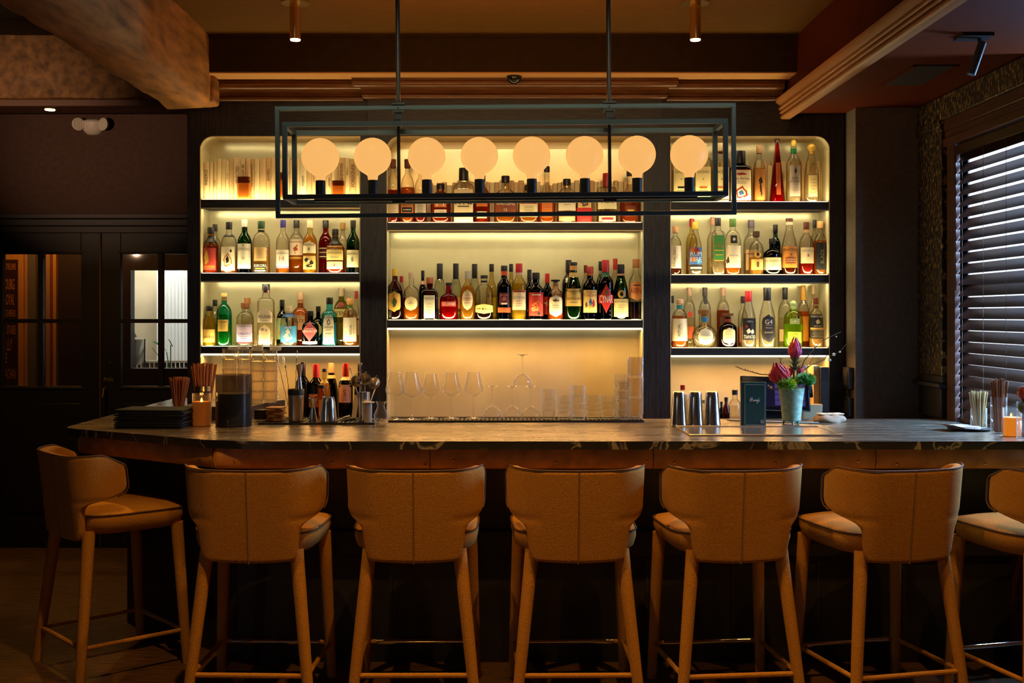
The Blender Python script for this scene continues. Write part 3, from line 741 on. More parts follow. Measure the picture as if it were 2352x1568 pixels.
GL = {
 'clear': glass('bottle_glass', (.95, .93, .87), .95, edge_col=(.22, .15, .07)), 'pale': glass('bottle_glass_pale', (.90, .93, .84), .9), 'yellow': glass('bottle_glass_yellow', (.9, .8, .45), .8),
 'green': glass('bottle_glass_green', (.03, .22, .045), .9), 'dkgreen': glass('bottle_glass_dkgreen', (.02, .08, .02), .9), 'brown': glass('bottle_glass_brown', (.30, .08, .02), .9),
 'dark': glass('bottle_glass_dark', (.03, .012, .008), .9), 'blue': glass('bottle_glass_blue', (.25, .75, .85), .9), 'teal': glass('bottle_glass_teal', (.12, .62, .45), .9),
 'olive': glass('bottle_glass_olive', (.62, .58, .2), .9), 'lime': glass('bottle_glass_lime', (.75, .9, .25), .9), 'red': glass('bottle_glass_red', (.7, .06, .02), .9),
 'copper': glass('bottle_glass_copper', (.75, .42, .2), .9), 'pink': glass('bottle_glass_pink', (.9, .72, .6), .8),
}
LQ = {None: None, 'amber': ('#d9781c', .55), 'gold': ('#e8b04a', .4), 'red': ('#b02414', .6), 'orange': ('#e0661a', .6), 'water': ('#f3e6c0', .22), 'lime': ('#c8e048', .5), 'green': ('#5fbf50', .5),
      'brown': ('#5a1c08', .7), 'dark': ('#1a0806', .9), 'blue': ('#6fc8d8', .4), 'yellow': ('#ecd25a', .45), 'rust': ('#a8431a', .6), 'dgreen': ('#0c3a12', .7)}
def bottle(shelf, px, top, w, shape, g, lq, fill, cap, desc, labels=(), row=0, cs=.86, capk='cyl', bands=(), sy=None, Y=None, zb0=None, where=None, cw=1.18, name='liquor_bottle', group=None):
    ph, zb_ = SHELF[shelf] if shelf else (where, zb0)
    if Y is None: Y = 6.628 if row == 0 else 6.712
    s = F / Y; x0 = X(px, Y); Hh = Z(top, Y) - zb_; Rr = w / 2 / s
    lim = .043 if row == 0 else .038
    if sy is None: sy = min(1.0, lim / Rr)
    P, ex = SH[shape]
    lab = desc if where == '' else desc + ' on the ' + ph
    root = thing(name, lab, 'bottle', (x0, Y, zb_), 0, group or ('bottles on the ' + ph))
    n = 26 if ex == 2 else 36
    body = MB().lathe([(z * Hh, r * Rr) for z, r in P if z < cs] + [(cs * Hh, pr_at(P, cs) * Rr)], n, ex=ex, sy=sy)
    body.build('glass_body', GL[g], root)
    if lq:
        lc, lb = LQ[lq]; pts = [(max(z * Hh, .006), r * Rr * .93) for z, r in P if z < fill] + [(fill * Hh, pr_at(P, fill) * Rr * .93)]
        MB().lathe(pts, n, ex=ex, sy=sy).build('liquid', liquid(lc, lb), root)
    rn = pr_at(P, .9) * Rr * cw
    if cap:
        cc = pm('cap', col(cap), .35 if capk != 'cork' else .7)
        q = MB()
        if capk == 'cyl': q.lathe([(cs * Hh, rn), (Hh * .985, rn), (Hh, rn * .92)], 18)
        elif capk == 'cork': q.lathe([(cs * Hh, rn * .85), (cs * Hh + .004, rn * 1.15), (Hh * .99, rn * 1.2), (Hh, rn * 1.1)], 18)
        elif capk == 'ball': q.ball((0, 0, (cs * Hh + Hh) / 2), (Hh - cs * Hh) / 2 * 1.02, 18, 12); q.cyl(0, 0, (cs - .04) * Hh, (cs + .03) * Hh, rn * .8, 16)
        elif capk == 'flat': q.lathe([(cs * Hh, rn * .8), ((1 + 2*cs) / 3 * Hh, rn * .8), ((1 + 2*cs) / 3 * Hh, rn * 1.5), (Hh * .99, rn * 1.6), (Hh, rn * 1.4)], 20)
        q.build('cap', cc, root)
    for z0, z1, c in bands:
        q = MB(); k = 4
        q.lathe([((z0 + (z1 - z0) * i / k) * Hh, pr_at(P, z0 + (z1 - z0) * i / k) * Rr * 1.04 + .0006) for i in range(k + 1)], n, ex=ex, sy=sy, cap=(False, False))
        q.build('neck_band', pm('band', col(c), .45), root)
    def surf(xx, zz, off=.0008):
        zf = min(max(zz / Hh, 0), .999); r = pr_at(P, zf) * Rr
        u = min(abs(xx) / r, .985)
        return (xx, -r * sy * (1 - u ** ex) ** (1 / ex) - off, zz)
    for li, lb in enumerate(labels):
        z0, z1, wf, c, shp = lb[:5]; texts = lb[5:]
        za, zc_ = z0 * Hh, z1 * Hh; nu, nv = 12, 8 if shp != 'rect' else 3
        V_ = []; hw = wf * Rr
        for j in range(nv + 1):
            v = j / nv; zz = za + (zc_ - za) * v
            rr = pr_at(P, zz / Hh) * Rr * .97
            k = 1.0
            if shp in ('oval', 'circle'): k = math.sqrt(max(1 - (2 * v - 1) ** 2, .0004))
            elif shp == 'arch': k = 1 if v < .6 else math.sqrt(max(1 - ((v - .6) / .4) ** 2, .0004))
            elif shp == 'pill': k = (1 - max(0, abs(2 * v - 1) - .5) ** 2 * 4) ** .5 if abs(2*v-1) < 1 else .05
            elif shp == 'diamond': k = max(1 - abs(2 * v - 1), .01)
            elif shp == 'hex': k = 1
            for i in range(nu + 1):
                u = 2 * i / nu - 1; z_ = zz
                if shp == 'hex': z_ = (za + zc_) / 2 + (zz - (za + zc_) / 2) * (1 - .35 * abs(u))
                V_.append(surf(max(-rr, min(rr, hw * k * u)), z_, .0008 + .0004 * li))
        fs = [(j*(nu+1)+i, j*(nu+1)+i+1, (j+1)*(nu+1)+i+1, (j+1)*(nu+1)+i) for j in range(nv) for i in range(nu)]
        q = MB().add(V_, fs, 0)
        mats = [pm('label_paper', col(c), .55)]
        for tx in texts:
            body_, rel, hr, tc_ = tx[:4]
            mi = len(mats); mats.append(pm('label_ink', col(tc_), .5))
            hgt = hr * (zc_ - za); cz = za + (zc_ - za) * rel
            fn = lambda a, c_: surf(a, c_, .0016 + .0004 * li)
            if len(tx) > 4 and tx[4] == 'v':
                q.text(body_, hr * 2 * hw, (zc_ - za) * .88, fn, mi, cx=(tx[5] if len(tx) > 5 else 0) * hw, cz=cz, vert=True)
            elif len(tx) > 4 and tx[4] == 'blob':
                m_ = 14; rw = tx[5] * hw; pts = [(math.cos(2*math.pi*i/m_) * rw * (1 + .25 * math.sin(3*i)), math.sin(2*math.pi*i/m_) * hgt / 2 * (1 + .25 * math.cos(2*i))) for i in range(m_)]
                ox = (tx[6] if len(tx) > 6 else 0) * hw
                o_ = len(q.v); q.v += [fn(ox + a, cz + c_) for a, c_ in pts]; q.f.append(tuple(range(o_, o_ + m_))); q.m.append(mi)
            elif len(tx) > 4 and tx[4] == 'bar':
                rw = tx[5] * hw; o_ = len(q.v); k_ = 8
                for c_ in (-hgt / 2, hgt / 2):
                    for i in range(k_ + 1): q.v.append(fn(-rw + 2 * rw * i / k_, cz + c_))
                for i in range(k_): q.f.append((o_+i, o_+i+1, o_+k_+2+i, o_+k_+1+i)); q.m.append(mi)
            else:
                q.text(body_, hgt, 2 * hw * .88, fn, mi, cz=cz)
        q.build('label', mats, root)
    return root
def bar_(rel, h, c, wf=.9): return ('', rel, h, c, 'bar', wf)
def blob(rel, h, c, wf=.4, ox=0): return ('', rel, h, c, 'blob', wf, ox)
def fine(rel0, rel1, n, c='s', wf=.6): return [bar_(rel0 + (rel1 - rel0) * i / max(n - 1, 1), .018, c, wf * (1 - .2 * (i % 2))) for i in range(n)]
B = bottle
# ---- middle left shelf
B('LB', 484, 522, 36, 'std', 'copper', 'amber', .6, 'k', 'amber bottle with red label and black collar, leftmost in front', [(.08, .55, .8, '#a8342c', 'rect', blob(.55, .6, 'y', .35, -.4), bar_(.15, .1, 'o'))], bands=[(.68, .82, 'k')])
B('LB', 494, 515, 26, 'std', 'clear', None, 0, 'k', 'clear black-capped bottle half hidden behind the leftmost amber one', [(.1, .5, .8, 'c', 'rect')], row=1)
B('LB', 526, 510, 38, 'round', 'clear', 'amber', .16, 'k', 'round-shouldered bottle with a red circle on cream label', [(.06, .52, .82, '#f0dfba', 'rect', blob(.42, .5, 'o', .6), blob(.42, .4, '#f0dfba', .48), blob(.45, .28, 'k', .22), blob(.82, .12, 'k', .14, .5))], bands=[(.72, .75, 'k')], sy=.9)
B('LB', 562, 504, 33, 'std', 'green', 'dark', .3, 'w', 'green bottle with long white cap and big white label', [(.09, .55, .92, '#f2e8cc', 'rect', ('LAPHROAIG', .78, .11, 's'), blob(.93, .05, 'k', .08), ('10', .42, .1, 's'))])
B('LB', 600, 508, 40, 'flask', 'clear', 'gold', .5, '#2c4a2c', 'clear arched bottle with a small black label at its foot', [(.02, .19, .75, 'k', 'rect', ('KIKORI', .78, .3, 'w'), bar_(.45, .12, 'y', .7), bar_(.2, .1, 'c', .8)), (.24, .50, .7, '#e6c080', 'rect', *fine(.2, .8, 5))], bands=[(.80, .83, 'k')])
B('LB', 650, 505, 31, 'std', 'clear', 'amber', .12, '#3a2a78', 'slim clear bottle with purple-blue cap and white label', [(.14, .44, .92, '#f2e4cc', 'rect', ('Glenfiddich', .8, .14, 's'), ('14', .45, .3, 'p')), (.1, .14, .92, '#8a78a8', 'rect')], bands=[(.86, .9, 'r')])
B('LB', 681, 506, 36, 'round', 'clear', 'amber', .55, 'k', 'amber bottle with red grouse printed on its label', [(.35, .64, .85, '#f2d8b8', 'rect', ('FAMOUS', .86, .12, 'n'), blob(.40, .30, '#a84a20', .32), blob(.60, .14, '#a84a20', .12, .22), bar_(.14, .06, '#a84a20', .1)), (.27, .33, .85, '#8a5a20', 'rect', bar_(.5, .3, 'y', .8))], row=1)
B('LB', 712, 506, 33, 'std', 'yellow', 'gold', .72, 'c', 'yellow bottle with black line drawing around its body', [(.38, .60, .88, '#f4e4b4', 'arch', ('BRENNE', .72, .2, 'k'), blob(.35, .3, 's', .15)), (.08, .33, .86, '#c8a860', 'rect', blob(.7, .3, 'k', .35, -.4), blob(.5, .3, 'k', .3, .4), blob(.25, .25, 'k', .5), blob(.6, .2, 'w', .2))])
B('LB', 748, 506, 33, 'std', 'red', 'red', .74, 'k', 'dark red bottle with slanted label, behind the orange flask', [(.28, .50, .86, '#3a0a06', 'rect', bar_(.9, .06, 'c'), bar_(.55, .06, 'c'), bar_(.2, .06, 'c'))], row=1)
B('LB', 770, 526, 42, 'squat', 'copper', 'orange', .62, 'k', 'squat orange bottle with two-part cream label', [(.30, .62, .90, '#f6dc8c', 'rect', ('MONKEY', .76, .16, 'k'), ('SHOULDER', .52, .16, 'k'), bar_(.2, .03, 's', .5)), (.10, .27, .86, '#f2dfa0', 'rect', blob(.5, .5, 'p', .12))], bands=[(.66, .84, 'k')], sy=.75)
B('LB', 787, 512, 24, 'std', 'clear', 'water', .5, '#b08040', 'plain clear bottle with cork stopper, behind the orange flask', [], row=1, capk='cork')
B('LB', 811, 506, 30, 'std', 'green', 'dgreen', .5, 'k', 'green bottle with black cap, rightmost', [(.12, .44, .92, '#e8dcb0', 'rect', ('Glenfiddich', .8, .14, 'k'), blob(.45, .3, 's', .2))])
# ---- lowest left shelf
B('LC', 481, 703, 34, 'slope', 'yellow', 'yellow', .75, 'k', 'frosted yellow bottle with small black cap, leftmost', [(.10, .42, .86, '#e0b860', 'rect', ('iichiko', .45, .25, 'k'))], cs=.88)
B('LC', 494, 688, 26, 'std', 'clear', 'water', .6, 'k', 'clear bottle with square black cap behind the frosted yellow one', [], row=1)
B('LC', 515, 673, 35, 'flask', 'teal', 'green', .6, '#d8b868', 'turquoise green ribbed bottle with gold stopper and gold label', [(.28, .50, .66, '#d8b050', 'rect', ('TALISKER', .8, .14, 'k'), *fine(.2, .6, 4))], bands=[(.86, .92, '#8a6030')], cs=.93)
B('LC', 563, 695, 40, 'flask', 'clear', 'water', .60, '#a06030', 'clear bottle with cork and lilac label', [(.10, .50, .90, '#b8a4c0', 'rect', ('STRAITS', .45, .14, 'b'), bar_(.9, .05, 's'), *fine(.1, .3, 3, 'b')), (.06, .10, .9, '#4a1c1c', 'rect')], capk='cork')
B('LC', 568, 684, 28, 'std', 'clear', 'water', .5, '#b07038', 'cork-topped clear bottle peeping above the lilac-labelled one', [], row=1, capk='cork')
B('LC', 611, 652, 37, 'sqtall', 'clear', 'water', .58, 'k', 'tallest clear bottle with engraved foot and dark cap', [(.38, .60, .9, '#f0dcb8', 'arch', ('MOLINARI', .42, .24, 'k'), bar_(.15, .04, 's', .4)), (.05, .34, .7, '#e8cfa0', 'arch', blob(.75, .15, 's', .3, -.4), blob(.7, .12, 's', .2, .3), *fine(.1, .6, 6, 's', .8))], sy=.9, bands=[(.86, .90, 'p')])
B('LC', 648, 688, 26, 'std', 'dark', 'dark', .6, 'k', 'dark bottle with pale green label behind the blue-labelled one', [(.14, .60, .9, '#a8c090', 'rect', blob(.3, .3, 'o', .4))], row=1)
B('LC', 664, 702, 40, 'flask', 'clear', 'water', .5, '#c8b088', 'short clear bottle with bright blue picture label', [(.10, .50, .92, '#3a86b4', 'rect', ('ARTE', .9, .12, 'w'), blob(.35, .5, '#b8b4b0', .5), blob(.65, .35, '#c8c0b8', .25))], bands=[(.72, .82, '#2a5a8a')], sy=.8)
B('LC', 690, 671, 40, 'squat', 'copper', 'amber', .35, '#c8a078', 'copper tinted broad bottle with metal collar, behind the blue-labelled one', [(.30, .70, .6, '#d8a068', 'rect', ('ABSOLUT', .62, .12, 'k'), ('ELYX', .42, .18, 'k'))], row=1, bands=[(.80, .88, '#a8703c')])
B('LC', 713, 714, 39, 'squat', 'dark', 'dark', .7, 'k', 'squat black bottle with pink diamond label', [(.14, .72, .95, '#c8585c', 'diamond', ('HENDRICKS', .5, .13, 'w'), bar_(.62, .02, 'w', .5)), (.06, .14, .88, '#e0a8a0', 'rect')], sy=.8)
B('LC', 731, 703, 30, 'squat', 'dark', 'dark', .7, 'k', 'black bottle with yellow diamond, behind the pink-labelled one', [(.18, .62, .95, '#d8b868', 'diamond')], row=1)
B('LC', 757, 683, 34, 'square', 'blue', 'blue', .48, 'k', 'pale blue square bottle with arched white label', [(.05, .70, .72, '#e6dcc0', 'arch', ('BOMBAY', .84, .07, 'k'), blob(.68, .18, 'k', .3), blob(.68, .12, '#e6dcc0', .18), ('SAPPHIRE', .52, .07, 'k'), *fine(.32, .44, 2))])
B('LC', 784, 662, 36, 'flask', 'olive', 'yellow', .4, '#a89068', 'olive green fluted bottle with red seal', [(.50, .64, .92, '#d8c070', 'rect', ('TEN', .5, .45, 'k')), (.66, .76, .4, '#8a1c14', 'circle')], row=1, bands=[(.93, .97, 'y')])
B('LC', 804, 685, 34, 'flask', 'pink', 'gold', .55, '#d09858', 'clear bottle with vertical lettering and green collar, by the stile', [(.10, .60, .9, '#f2e4cc', 'rect', ('RITUAL', .5, .16, 'k', 'v', .2), ('ZERO PROOF', .5, .08, 's', 'v', .65))], bands=[(.79, .85, '#6a9030')], capk='cork', sy=.8)
B('LC', 818, 668, 18, 'std', 'clear', 'water', .5, 'r', 'narrow clear bottle with red cap, hard against the stile', [(.2, .55, .8, 'c', 'rect', bar_(.8, .1, 'r'))], row=1)
# ---- top centre shelf (rye and bourbon)
B('CA', 903, 366, 30, 'round', 'clear', 'red', .52, '#7a4a30', 'corked bottle of red spirit, leftmost', [(.10, .36, .9, '#d8c0a0', 'rect', ('SAZERAC', .85, .12, 'k'), *fine(.3, .7, 5, 'k'))], capk='cork')
B('CA', 936, 366, 32, 'round', 'clear', 'orange', .56, '#6a3c24', 'corked amber bottle with black-and-white label', [(.12, .34, .9, '#c07030', 'rect', ('HUDSON', .8, .2, 'k'), bar_(.4, .35, 'k', .8), bar_(.4, .05, 'w', .6))], capk='cork')
B('CA', 966, 378, 29, 'round', 'clear', 'red', .38, '#6a3c24', 'red spirit bottle with tall grey label behind the third globe', [(.12, .42, .9, '#c8b8a0', 'rect', *fine(.2, .8, 8, 'k'))], capk='cork')
B('CA', 1012, 422, 46, 'flask', 'copper', 'orange', .60, 'k', 'broad orange bottle with white shield and small cap', [(.14, .34, .6, '#f0dcb8', 'rect', ('RYE WHISKEY', .75, .16, 'k'), *fine(.2, .5, 2)), (.40, .66, .6, '#d8782c', 'rect', ('M', .5, .8, 'w'))], sy=.7)
B('CA', 1065, 386, 48, 'square', 'clear', 'water', .4, 'k', 'broad clear bottle with cream label and tall dark cap', [(.02, .60, .9, '#f4dca4', 'rect', ('RYE', .66, .24, 'k'), bar_(.48, .03, 'k', .6), ('WHISKEY', .2, .06, 'k')), (.03, .15, .45, '#e8d0a0', 'arch')], cs=.78, sy=.7)
B('CA', 1107, 402, 36, 'std', 'copper', 'orange', .55, 'k', 'orange bottle with small green label', [(.10, .24, .62, '#e8e0b0', 'rect', bar_(.5, .3, '#4a9030', .8)), (.34, .56, .7, '#e07828', 'rect', *fine(.2, .8, 4, 'y'))])
B('CA', 1161, 404, 52, 'squat', 'clear', 'amber', .2, 'k', 'wide bottle with curved brown label and dark stopper', [(.20, .58, .92, '#8a4420', 'arch', ('WHISTLEPIG', .55, .18, 'w'), ('15', .2, .16, 'w'), blob(.82, .14, 'y', .12))], sy=.7)
B('CA', 1214, 425, 46, 'flask', 'clear', 'amber', .18, 'k', 'round clear bottle with cream label fading to dark lines', [(.16, .56, .9, '#f6dfa8', 'rect', bar_(.9, .1, 'r'), *fine(.3, .7, 5, 'k'))], sy=.7)
B('CA', 1256, 382, 40, 'decant', 'clear', 'orange', .50, 'k', 'long-necked decanter bottle of orange spirit', [(.1, .36, .6, '#d8702c', 'rect', *fine(.2, .8, 4, 'y'))], sy=.8, cs=.9)
B('CA', 1302, 411, 44, 'flask', 'clear', 'amber', .26, 'k', 'bottle with white label and black capitals', [(.28, .60, .9, '#f2e2bc', 'rect', ("RUSSELLS", .66, .26, 'k'), ('RESERVE', .42, .09, 's')), (.05, .25, .85, '#e8a878', 'rect')], sy=.7)
B('CA', 1342, 425, 38, 'round', 'clear', 'red', .2, 'k', 'bottle with red slanted label and buffalo drawing', [(.04, .40, .92, '#c0281c', 'rect', ('Buffalo Trace', .55, .2, 'w')), (.40, .70, .8, '#e8c080', 'rect', blob(.4, .6, 'n', .5))], sy=.8)
B('CA', 1394, 398, 48, 'flask', 'clear', 'amber', .18, '#b01818', 'square-shouldered bottle sealed in dripping red wax', [(.28, .62, .9, '#f6e8b0', 'rect', ("Maker's", .78, .24, 'k'), ('Mark', .46, .24, 'k')), (.04, .2, .8, '#f2d8b0', 'arch', bar_(.3, .3, 'r', .7))], cs=.72, sy=.7)
B('CA', 1447, 389, 48, 'decant', 'clear', 'rust', .40, 'k', 'bell shaped decanter of dark amber spirit, rightmost', [(.12, .32, .5, '#7a3014', 'rect', bar_(.5, .3, 'y', .6))], sy=.7, cs=.88)
# ---- lower centre shelf (liqueurs and amari)
B('CB', 907, 617, 38, 'hive', 'brown', 'brown', .6, 'y', 'brown beehive-shaped bottle with oval yellow label', [(.16, .56, .74, '#e0ac48', 'pill', blob(.45, .45, 'g', .28), blob(.5, .25, 'n', .18, .25))])
B('CB', 922, 634, 20, 'std', 'clear', 'red', .5, 'r', 'bottle with red cap mostly hidden behind the brown beehive one', [], row=1)
B('CB', 945, 626, 37, 'squat', 'clear', 'amber', .28, '#d8b898', 'facetted amber bottle with round cream label and rounded cap', [(.20, .50, .80, '#f6e0a8', 'circle', bar_(.5, .03, 's', .4), blob(.62, .08, 'o', .1))], cs=.88, sy=.85)
B('CB', 971, 621, 18, 'std', 'dkgreen', 'dgreen', .7, 'k', 'slender dark green bottle with pink diagonal neck band', [], row=1, bands=[(.72, .79, '#d89888')])
B('CB', 987, 637, 38, 'square', 'brown', 'brown', .5, '#b8683c', 'square brown bottle with copper cap and bright cream label', [(.06, .58, .66, '#f8eec8', 'rect', ('COINTREAU', .84, .1, 'n'), *fine(.2, .6, 4, 'y'))])
B('CB', 1010, 605, 30, 'slope', 'pale', 'water', .4, 'k', 'tall pale bottle with long black capsule, behind the copper-capped one', [(.2, .4, .8, '#e8c888', 'rect')], row=1, cs=.72)
B('CB', 1031, 649, 42, 'squat', 'red', 'orange', .42, '#200806', 'rounded red-to-orange glass bottle with dark neck', [(.36, .50, .8, '#c83020', 'rect', ('SOLERNO', .5, .6, 'w'))], cs=.92, sy=.8)
B('CB', 1047, 605, 28, 'slope', 'pale', 'water', .4, 'k', 'tall pale bottle with black capsule, behind the red-orange one', [(.2, .4, .8, '#e8c888', 'rect')], row=1, cs=.72)
B('CB', 1074, 622, 35, 'hive', 'yellow', 'gold', .7, '#a8a090', 'quilted glass bottle with silver cap and oval label', [(.20, .62, .70, '#f0d8a8', 'oval', ('ST GERMAIN', .55, .08, 'r'), *fine(.35, .72, 4, 'p'))], cs=.84)
B('CB', 1090, 606, 27, 'slope', 'pale', 'yellow', .3, 'k', 'pale yellow bottle with black capsule, behind the quilted one', [], row=1, cs=.74)
B('CB', 1112, 632, 42, 'flask', 'clear', 'dark', .18, 'k', 'wide clear bottle with cream six-sided label over black coffee liqueur', [(.14, .36, .96, '#f6dd88', 'hex', ('MR BLACK', .48, .22, 'k'))], sy=.75, bands=[(.84, .88, 'k')], cs=.93)
B('CB', 1129, 606, 25, 'tall', 'yellow', 'yellow', .45, 'k', 'swollen-necked clear bottle with yellow label, in the back row', [(.06, .40, .8, '#d8b01c', 'rect', *fine(.2, .8, 4, 'k'))], row=1)
B('CB', 1158, 610, 33, 'bord', 'dark', 'dark', .8, 'k', 'near-black bottle with orange neck band and orange foot band', [(.14, .23, .9, '#d8501c', 'rect'), (.28, .50, .66, '#5a1810', 'rect', ('AMARO', .8, .2, 'p'), blob(.5, .3, 'p', .4), bar_(.1, .12, 'w', .6))], bands=[(.82, .90, '#d8501c')], cs=.90)
B('CB', 1174, 606, 22, 'tall', 'yellow', 'lime', .45, 'k', 'pale bottle with black capsule and lime label, back row', [(.06, .40, .8, '#c0c428', 'rect')], row=1)
B('CB', 1192, 605, 34, 'bord', 'yellow', 'yellow', .65, '#b81c1c', 'pale yellow bottle with red cap and pink-white label', [(.18, .52, .9, '#f4d8b0', 'rect', ('BITTER', .62, .14, 's'), bar_(.95, .08, 'r'), *fine(.2, .45, 3, 'p'))], bands=[(.80, .84, '#e8c0b0')], cs=.84)
B('CB', 1216, 619, 22, 'bord', 'dark', 'dark', .8, 'k', 'black bottle with smooth black cap, behind the red scene label', [], row=1, cs=.78)
B('CB', 1231, 626, 37, 'bord', 'dark', 'brown', .8, 'k', 'dark brown bottle with red painted landscape label', [(.09, .58, .88, '#c83422', 'rect', bar_(.9, .04, 'w', .6), blob(.45, .3, '#e88830', .7, .1), blob(.3, .2, '#e8a860', .5, -.2), blob(.1, .12, 'k', .2, .4))], sy=.9)
B('CB', 1257, 628, 22, 'bord', 'dark', 'dark', .8, '#b81c1c', 'black bottle with red cap and red label, back row', [(.12, .50, .95, '#c8281c', 'rect', ('MA', .6, .25, 'w'))], row=1, cs=.80)
B('CB', 1276, 642, 37, 'round', 'pink', 'amber', .2, '#1c1410', 'rosy clear bottle with scalloped white label and mushroom stopper', [(.08, .62, .80, '#f2e4b8', 'pill', ('AMARO', .52, .07, 's'), ('NONINO', .42, .07, 's'), blob(.75, .12, 'n', .5))], cs=.93, capk='flat', cw=1.1, bands=[(.84, .93, '#b88858')])
B('CB', 1306, 597, 30, 'bord', 'dark', 'dark', .8, 'k', 'tallest black round-topped bottle in the back row', [(.62, .7, .5, 'c', 'rect')], row=1, cs=.8, capk='cyl')
B('CB', 1317, 602, 39, 'slope', 'green', 'green', .24, 'k', 'bright green bottle with wide yellow cream label', [(.24, .54, .95, '#e8b85c', 'rect', ('AMARO', .84, .12, 'k'), ('MONTENEGRO', .42, .13, 'k'), blob(.72, .1, 'y', .3), bar_(.2, .04, 's', .5))], bands=[(.74, .82, '#c8a050'), (.86, .94, '#d09048')], cs=.95, sy=.9)
B('CB', 1345, 609, 20, 'std', 'clear', 'brown', .5, '#5a2018', 'brown-capped bottle behind the red-capped cartoon one', [], row=1)
B('CB', 1355, 612, 34, 'bord', 'dark', 'dark', .5, '#b0301c', 'dark bottle with red cap and cartoon figures on cream label', [(.14, .56, .92, '#f0c878', 'rect', ('Amaro', .92, .1, 'r'), ('CioCiaro', .78, .14, 'r'), blob(.45, .3, 'b', .2), blob(.35, .25, 'n', .15, -.6), blob(.4, .35, 'r', .2, .45), blob(.3, .2, 'y', .3))], bands=[(.83, .87, 'o')], cs=.87)
B('CB', 1379, 600, 20, 'std', 'green', 'dgreen', .7, '#0c2412', 'dark green bottle behind the red diamond label', [], row=1, bands=[(.78, .84, 's')])
B('CB', 1391, 597, 36, 'bord', 'dark', 'dark', .8, '#b81c1c', 'near-black bottle with red capsule and big red diamond label', [(.12, .60, .92, '#cc2418', 'diamond', blob(.70, .12, '#2a7a3a', .16)), (.28, .42, .95, '#cc2418', 'rect', ('CYNAR', .5, .9, 'w'))], bands=[(.72, .80, '#1d5a30')], cs=.80)
B('CB', 1413, 594, 22, 'bord', 'clear', 'gold', .5, '#a81c1c', 'clear bottle with tall red cap in the back row', [(.1, .5, .8, '#c8702c', 'rect')], row=1, cs=.82)
B('CB', 1426, 607, 36, 'slope', 'green', 'dgreen', .5, 'k', 'sloping green bottle with round crest above a cream label', [(.06, .38, .92, '#f0d48c', 'rect', ('FERNET BRANCA', .84, .12, 's'), *fine(.3, .65, 4)), (.39, .54, .5, '#e0ac4c', 'circle', blob(.5, .5, 'k', .4))], bands=[(.80, .83, '#c89078')], cs=.84)
B('CB', 1461, 595, 34, 'bord', 'clear', 'dark', .30, '#a8683c', 'clear bottle of black amaro with orange diamond label, rightmost', [(.32, .64, .95, '#f0a060', 'hex', ('AVERNA', .5, .28, 'r'), bar_(.78, .05, 'k', .5))], cs=.86)
# ---- top right shelf (tequila and mezcal)
for px, ch in ((1563, 'white rectangular-labelled tequila bottle, left of the last globe stem'), (1613, 'white-labelled tequila bottle, right of the last globe stem'), (1655, 'third white-labelled tequila bottle, behind the lamp frame corner')):
    B('RA', px, 330, 40, 'sqtall', 'clear', 'water', .55, '#c8b088', ch, [(.06, .60, .86, '#f4dc98', 'rect', ('OCHO', .84, .09, 'k'), blob(.62, .06, 's', .08), bar_(.36, .06, 'o' if px > 1600 else 'k', .5), *fine(.1, .26, 3))], sy=.7, bands=[(.84, .92, 'r')], capk='cork')
B('RA', 1699, 347, 52, 'square', 'dark', 'dark', .5, '#0c0a0a', 'ornate square decanter with white painted tile pattern and black stopper', [(.03, .64, .97, '#8a1c14', 'rect'), (.05, .62, .88, '#f2dcb0', 'rect', ('Los Artes', .72, .1, 'k'), blob(.87, .08, 'r', .5), blob(.24, .36, 'r', .6), blob(.24, .26, '#f2dcb0', .42), blob(.24, .16, 'b', .25), bar_(.6, .015, 's', .5), bar_(.55, .015, 's', .5))], cs=.76, sy=.62, capk='cyl', cw=1.3)
B('RA', 1744, 334, 28, 'std', 'clear', 'gold', .6, '#b88c60', 'corked bottle with amber label of a leaping dark figure', [(.05, .58, .85, '#a86c2c', 'rect', blob(.62, .22, 'k', .35), blob(.40, .3, 'k', .18), blob(.22, .2, 'k', .12, .15))], capk='cork')
B('RA', 1785, 318, 34, 'cone', 'red', 'red', .72, '#4a0c08', 'tall tapering orange-red glass bottle like a cone', [(.12, .62, .3, '#b8501c', 'rect', ('REPOSADO', .5, .3, 'n', 'v'))], cs=.94, capk='cyl')
B('RA', 1823, 320, 34, 'std', 'clear', 'water', .5, '#e0b840', 'clear bottle with green neck band and lilac-grey label', [(.10, .58, .72, '#a8988c', 'rect', ('DON', .58, .07, 'k'), ('FULANO', .48, .07, 'k'), blob(.82, .16, 'k', .2), *fine(.2, .38, 3))], bands=[(.78, .86, '#1d7a38')], cs=.92, capk='ball')
B('RA', 1864, 330, 34, 'slope', 'clear', 'water', .5, '#d8a840', 'sloping clear bottle with gold crown stopper, rightmost', [(.10, .46, .6, '#ecd090', 'rect', *fine(.2, .8, 5))], cs=.86, capk='ball', sy=.8)
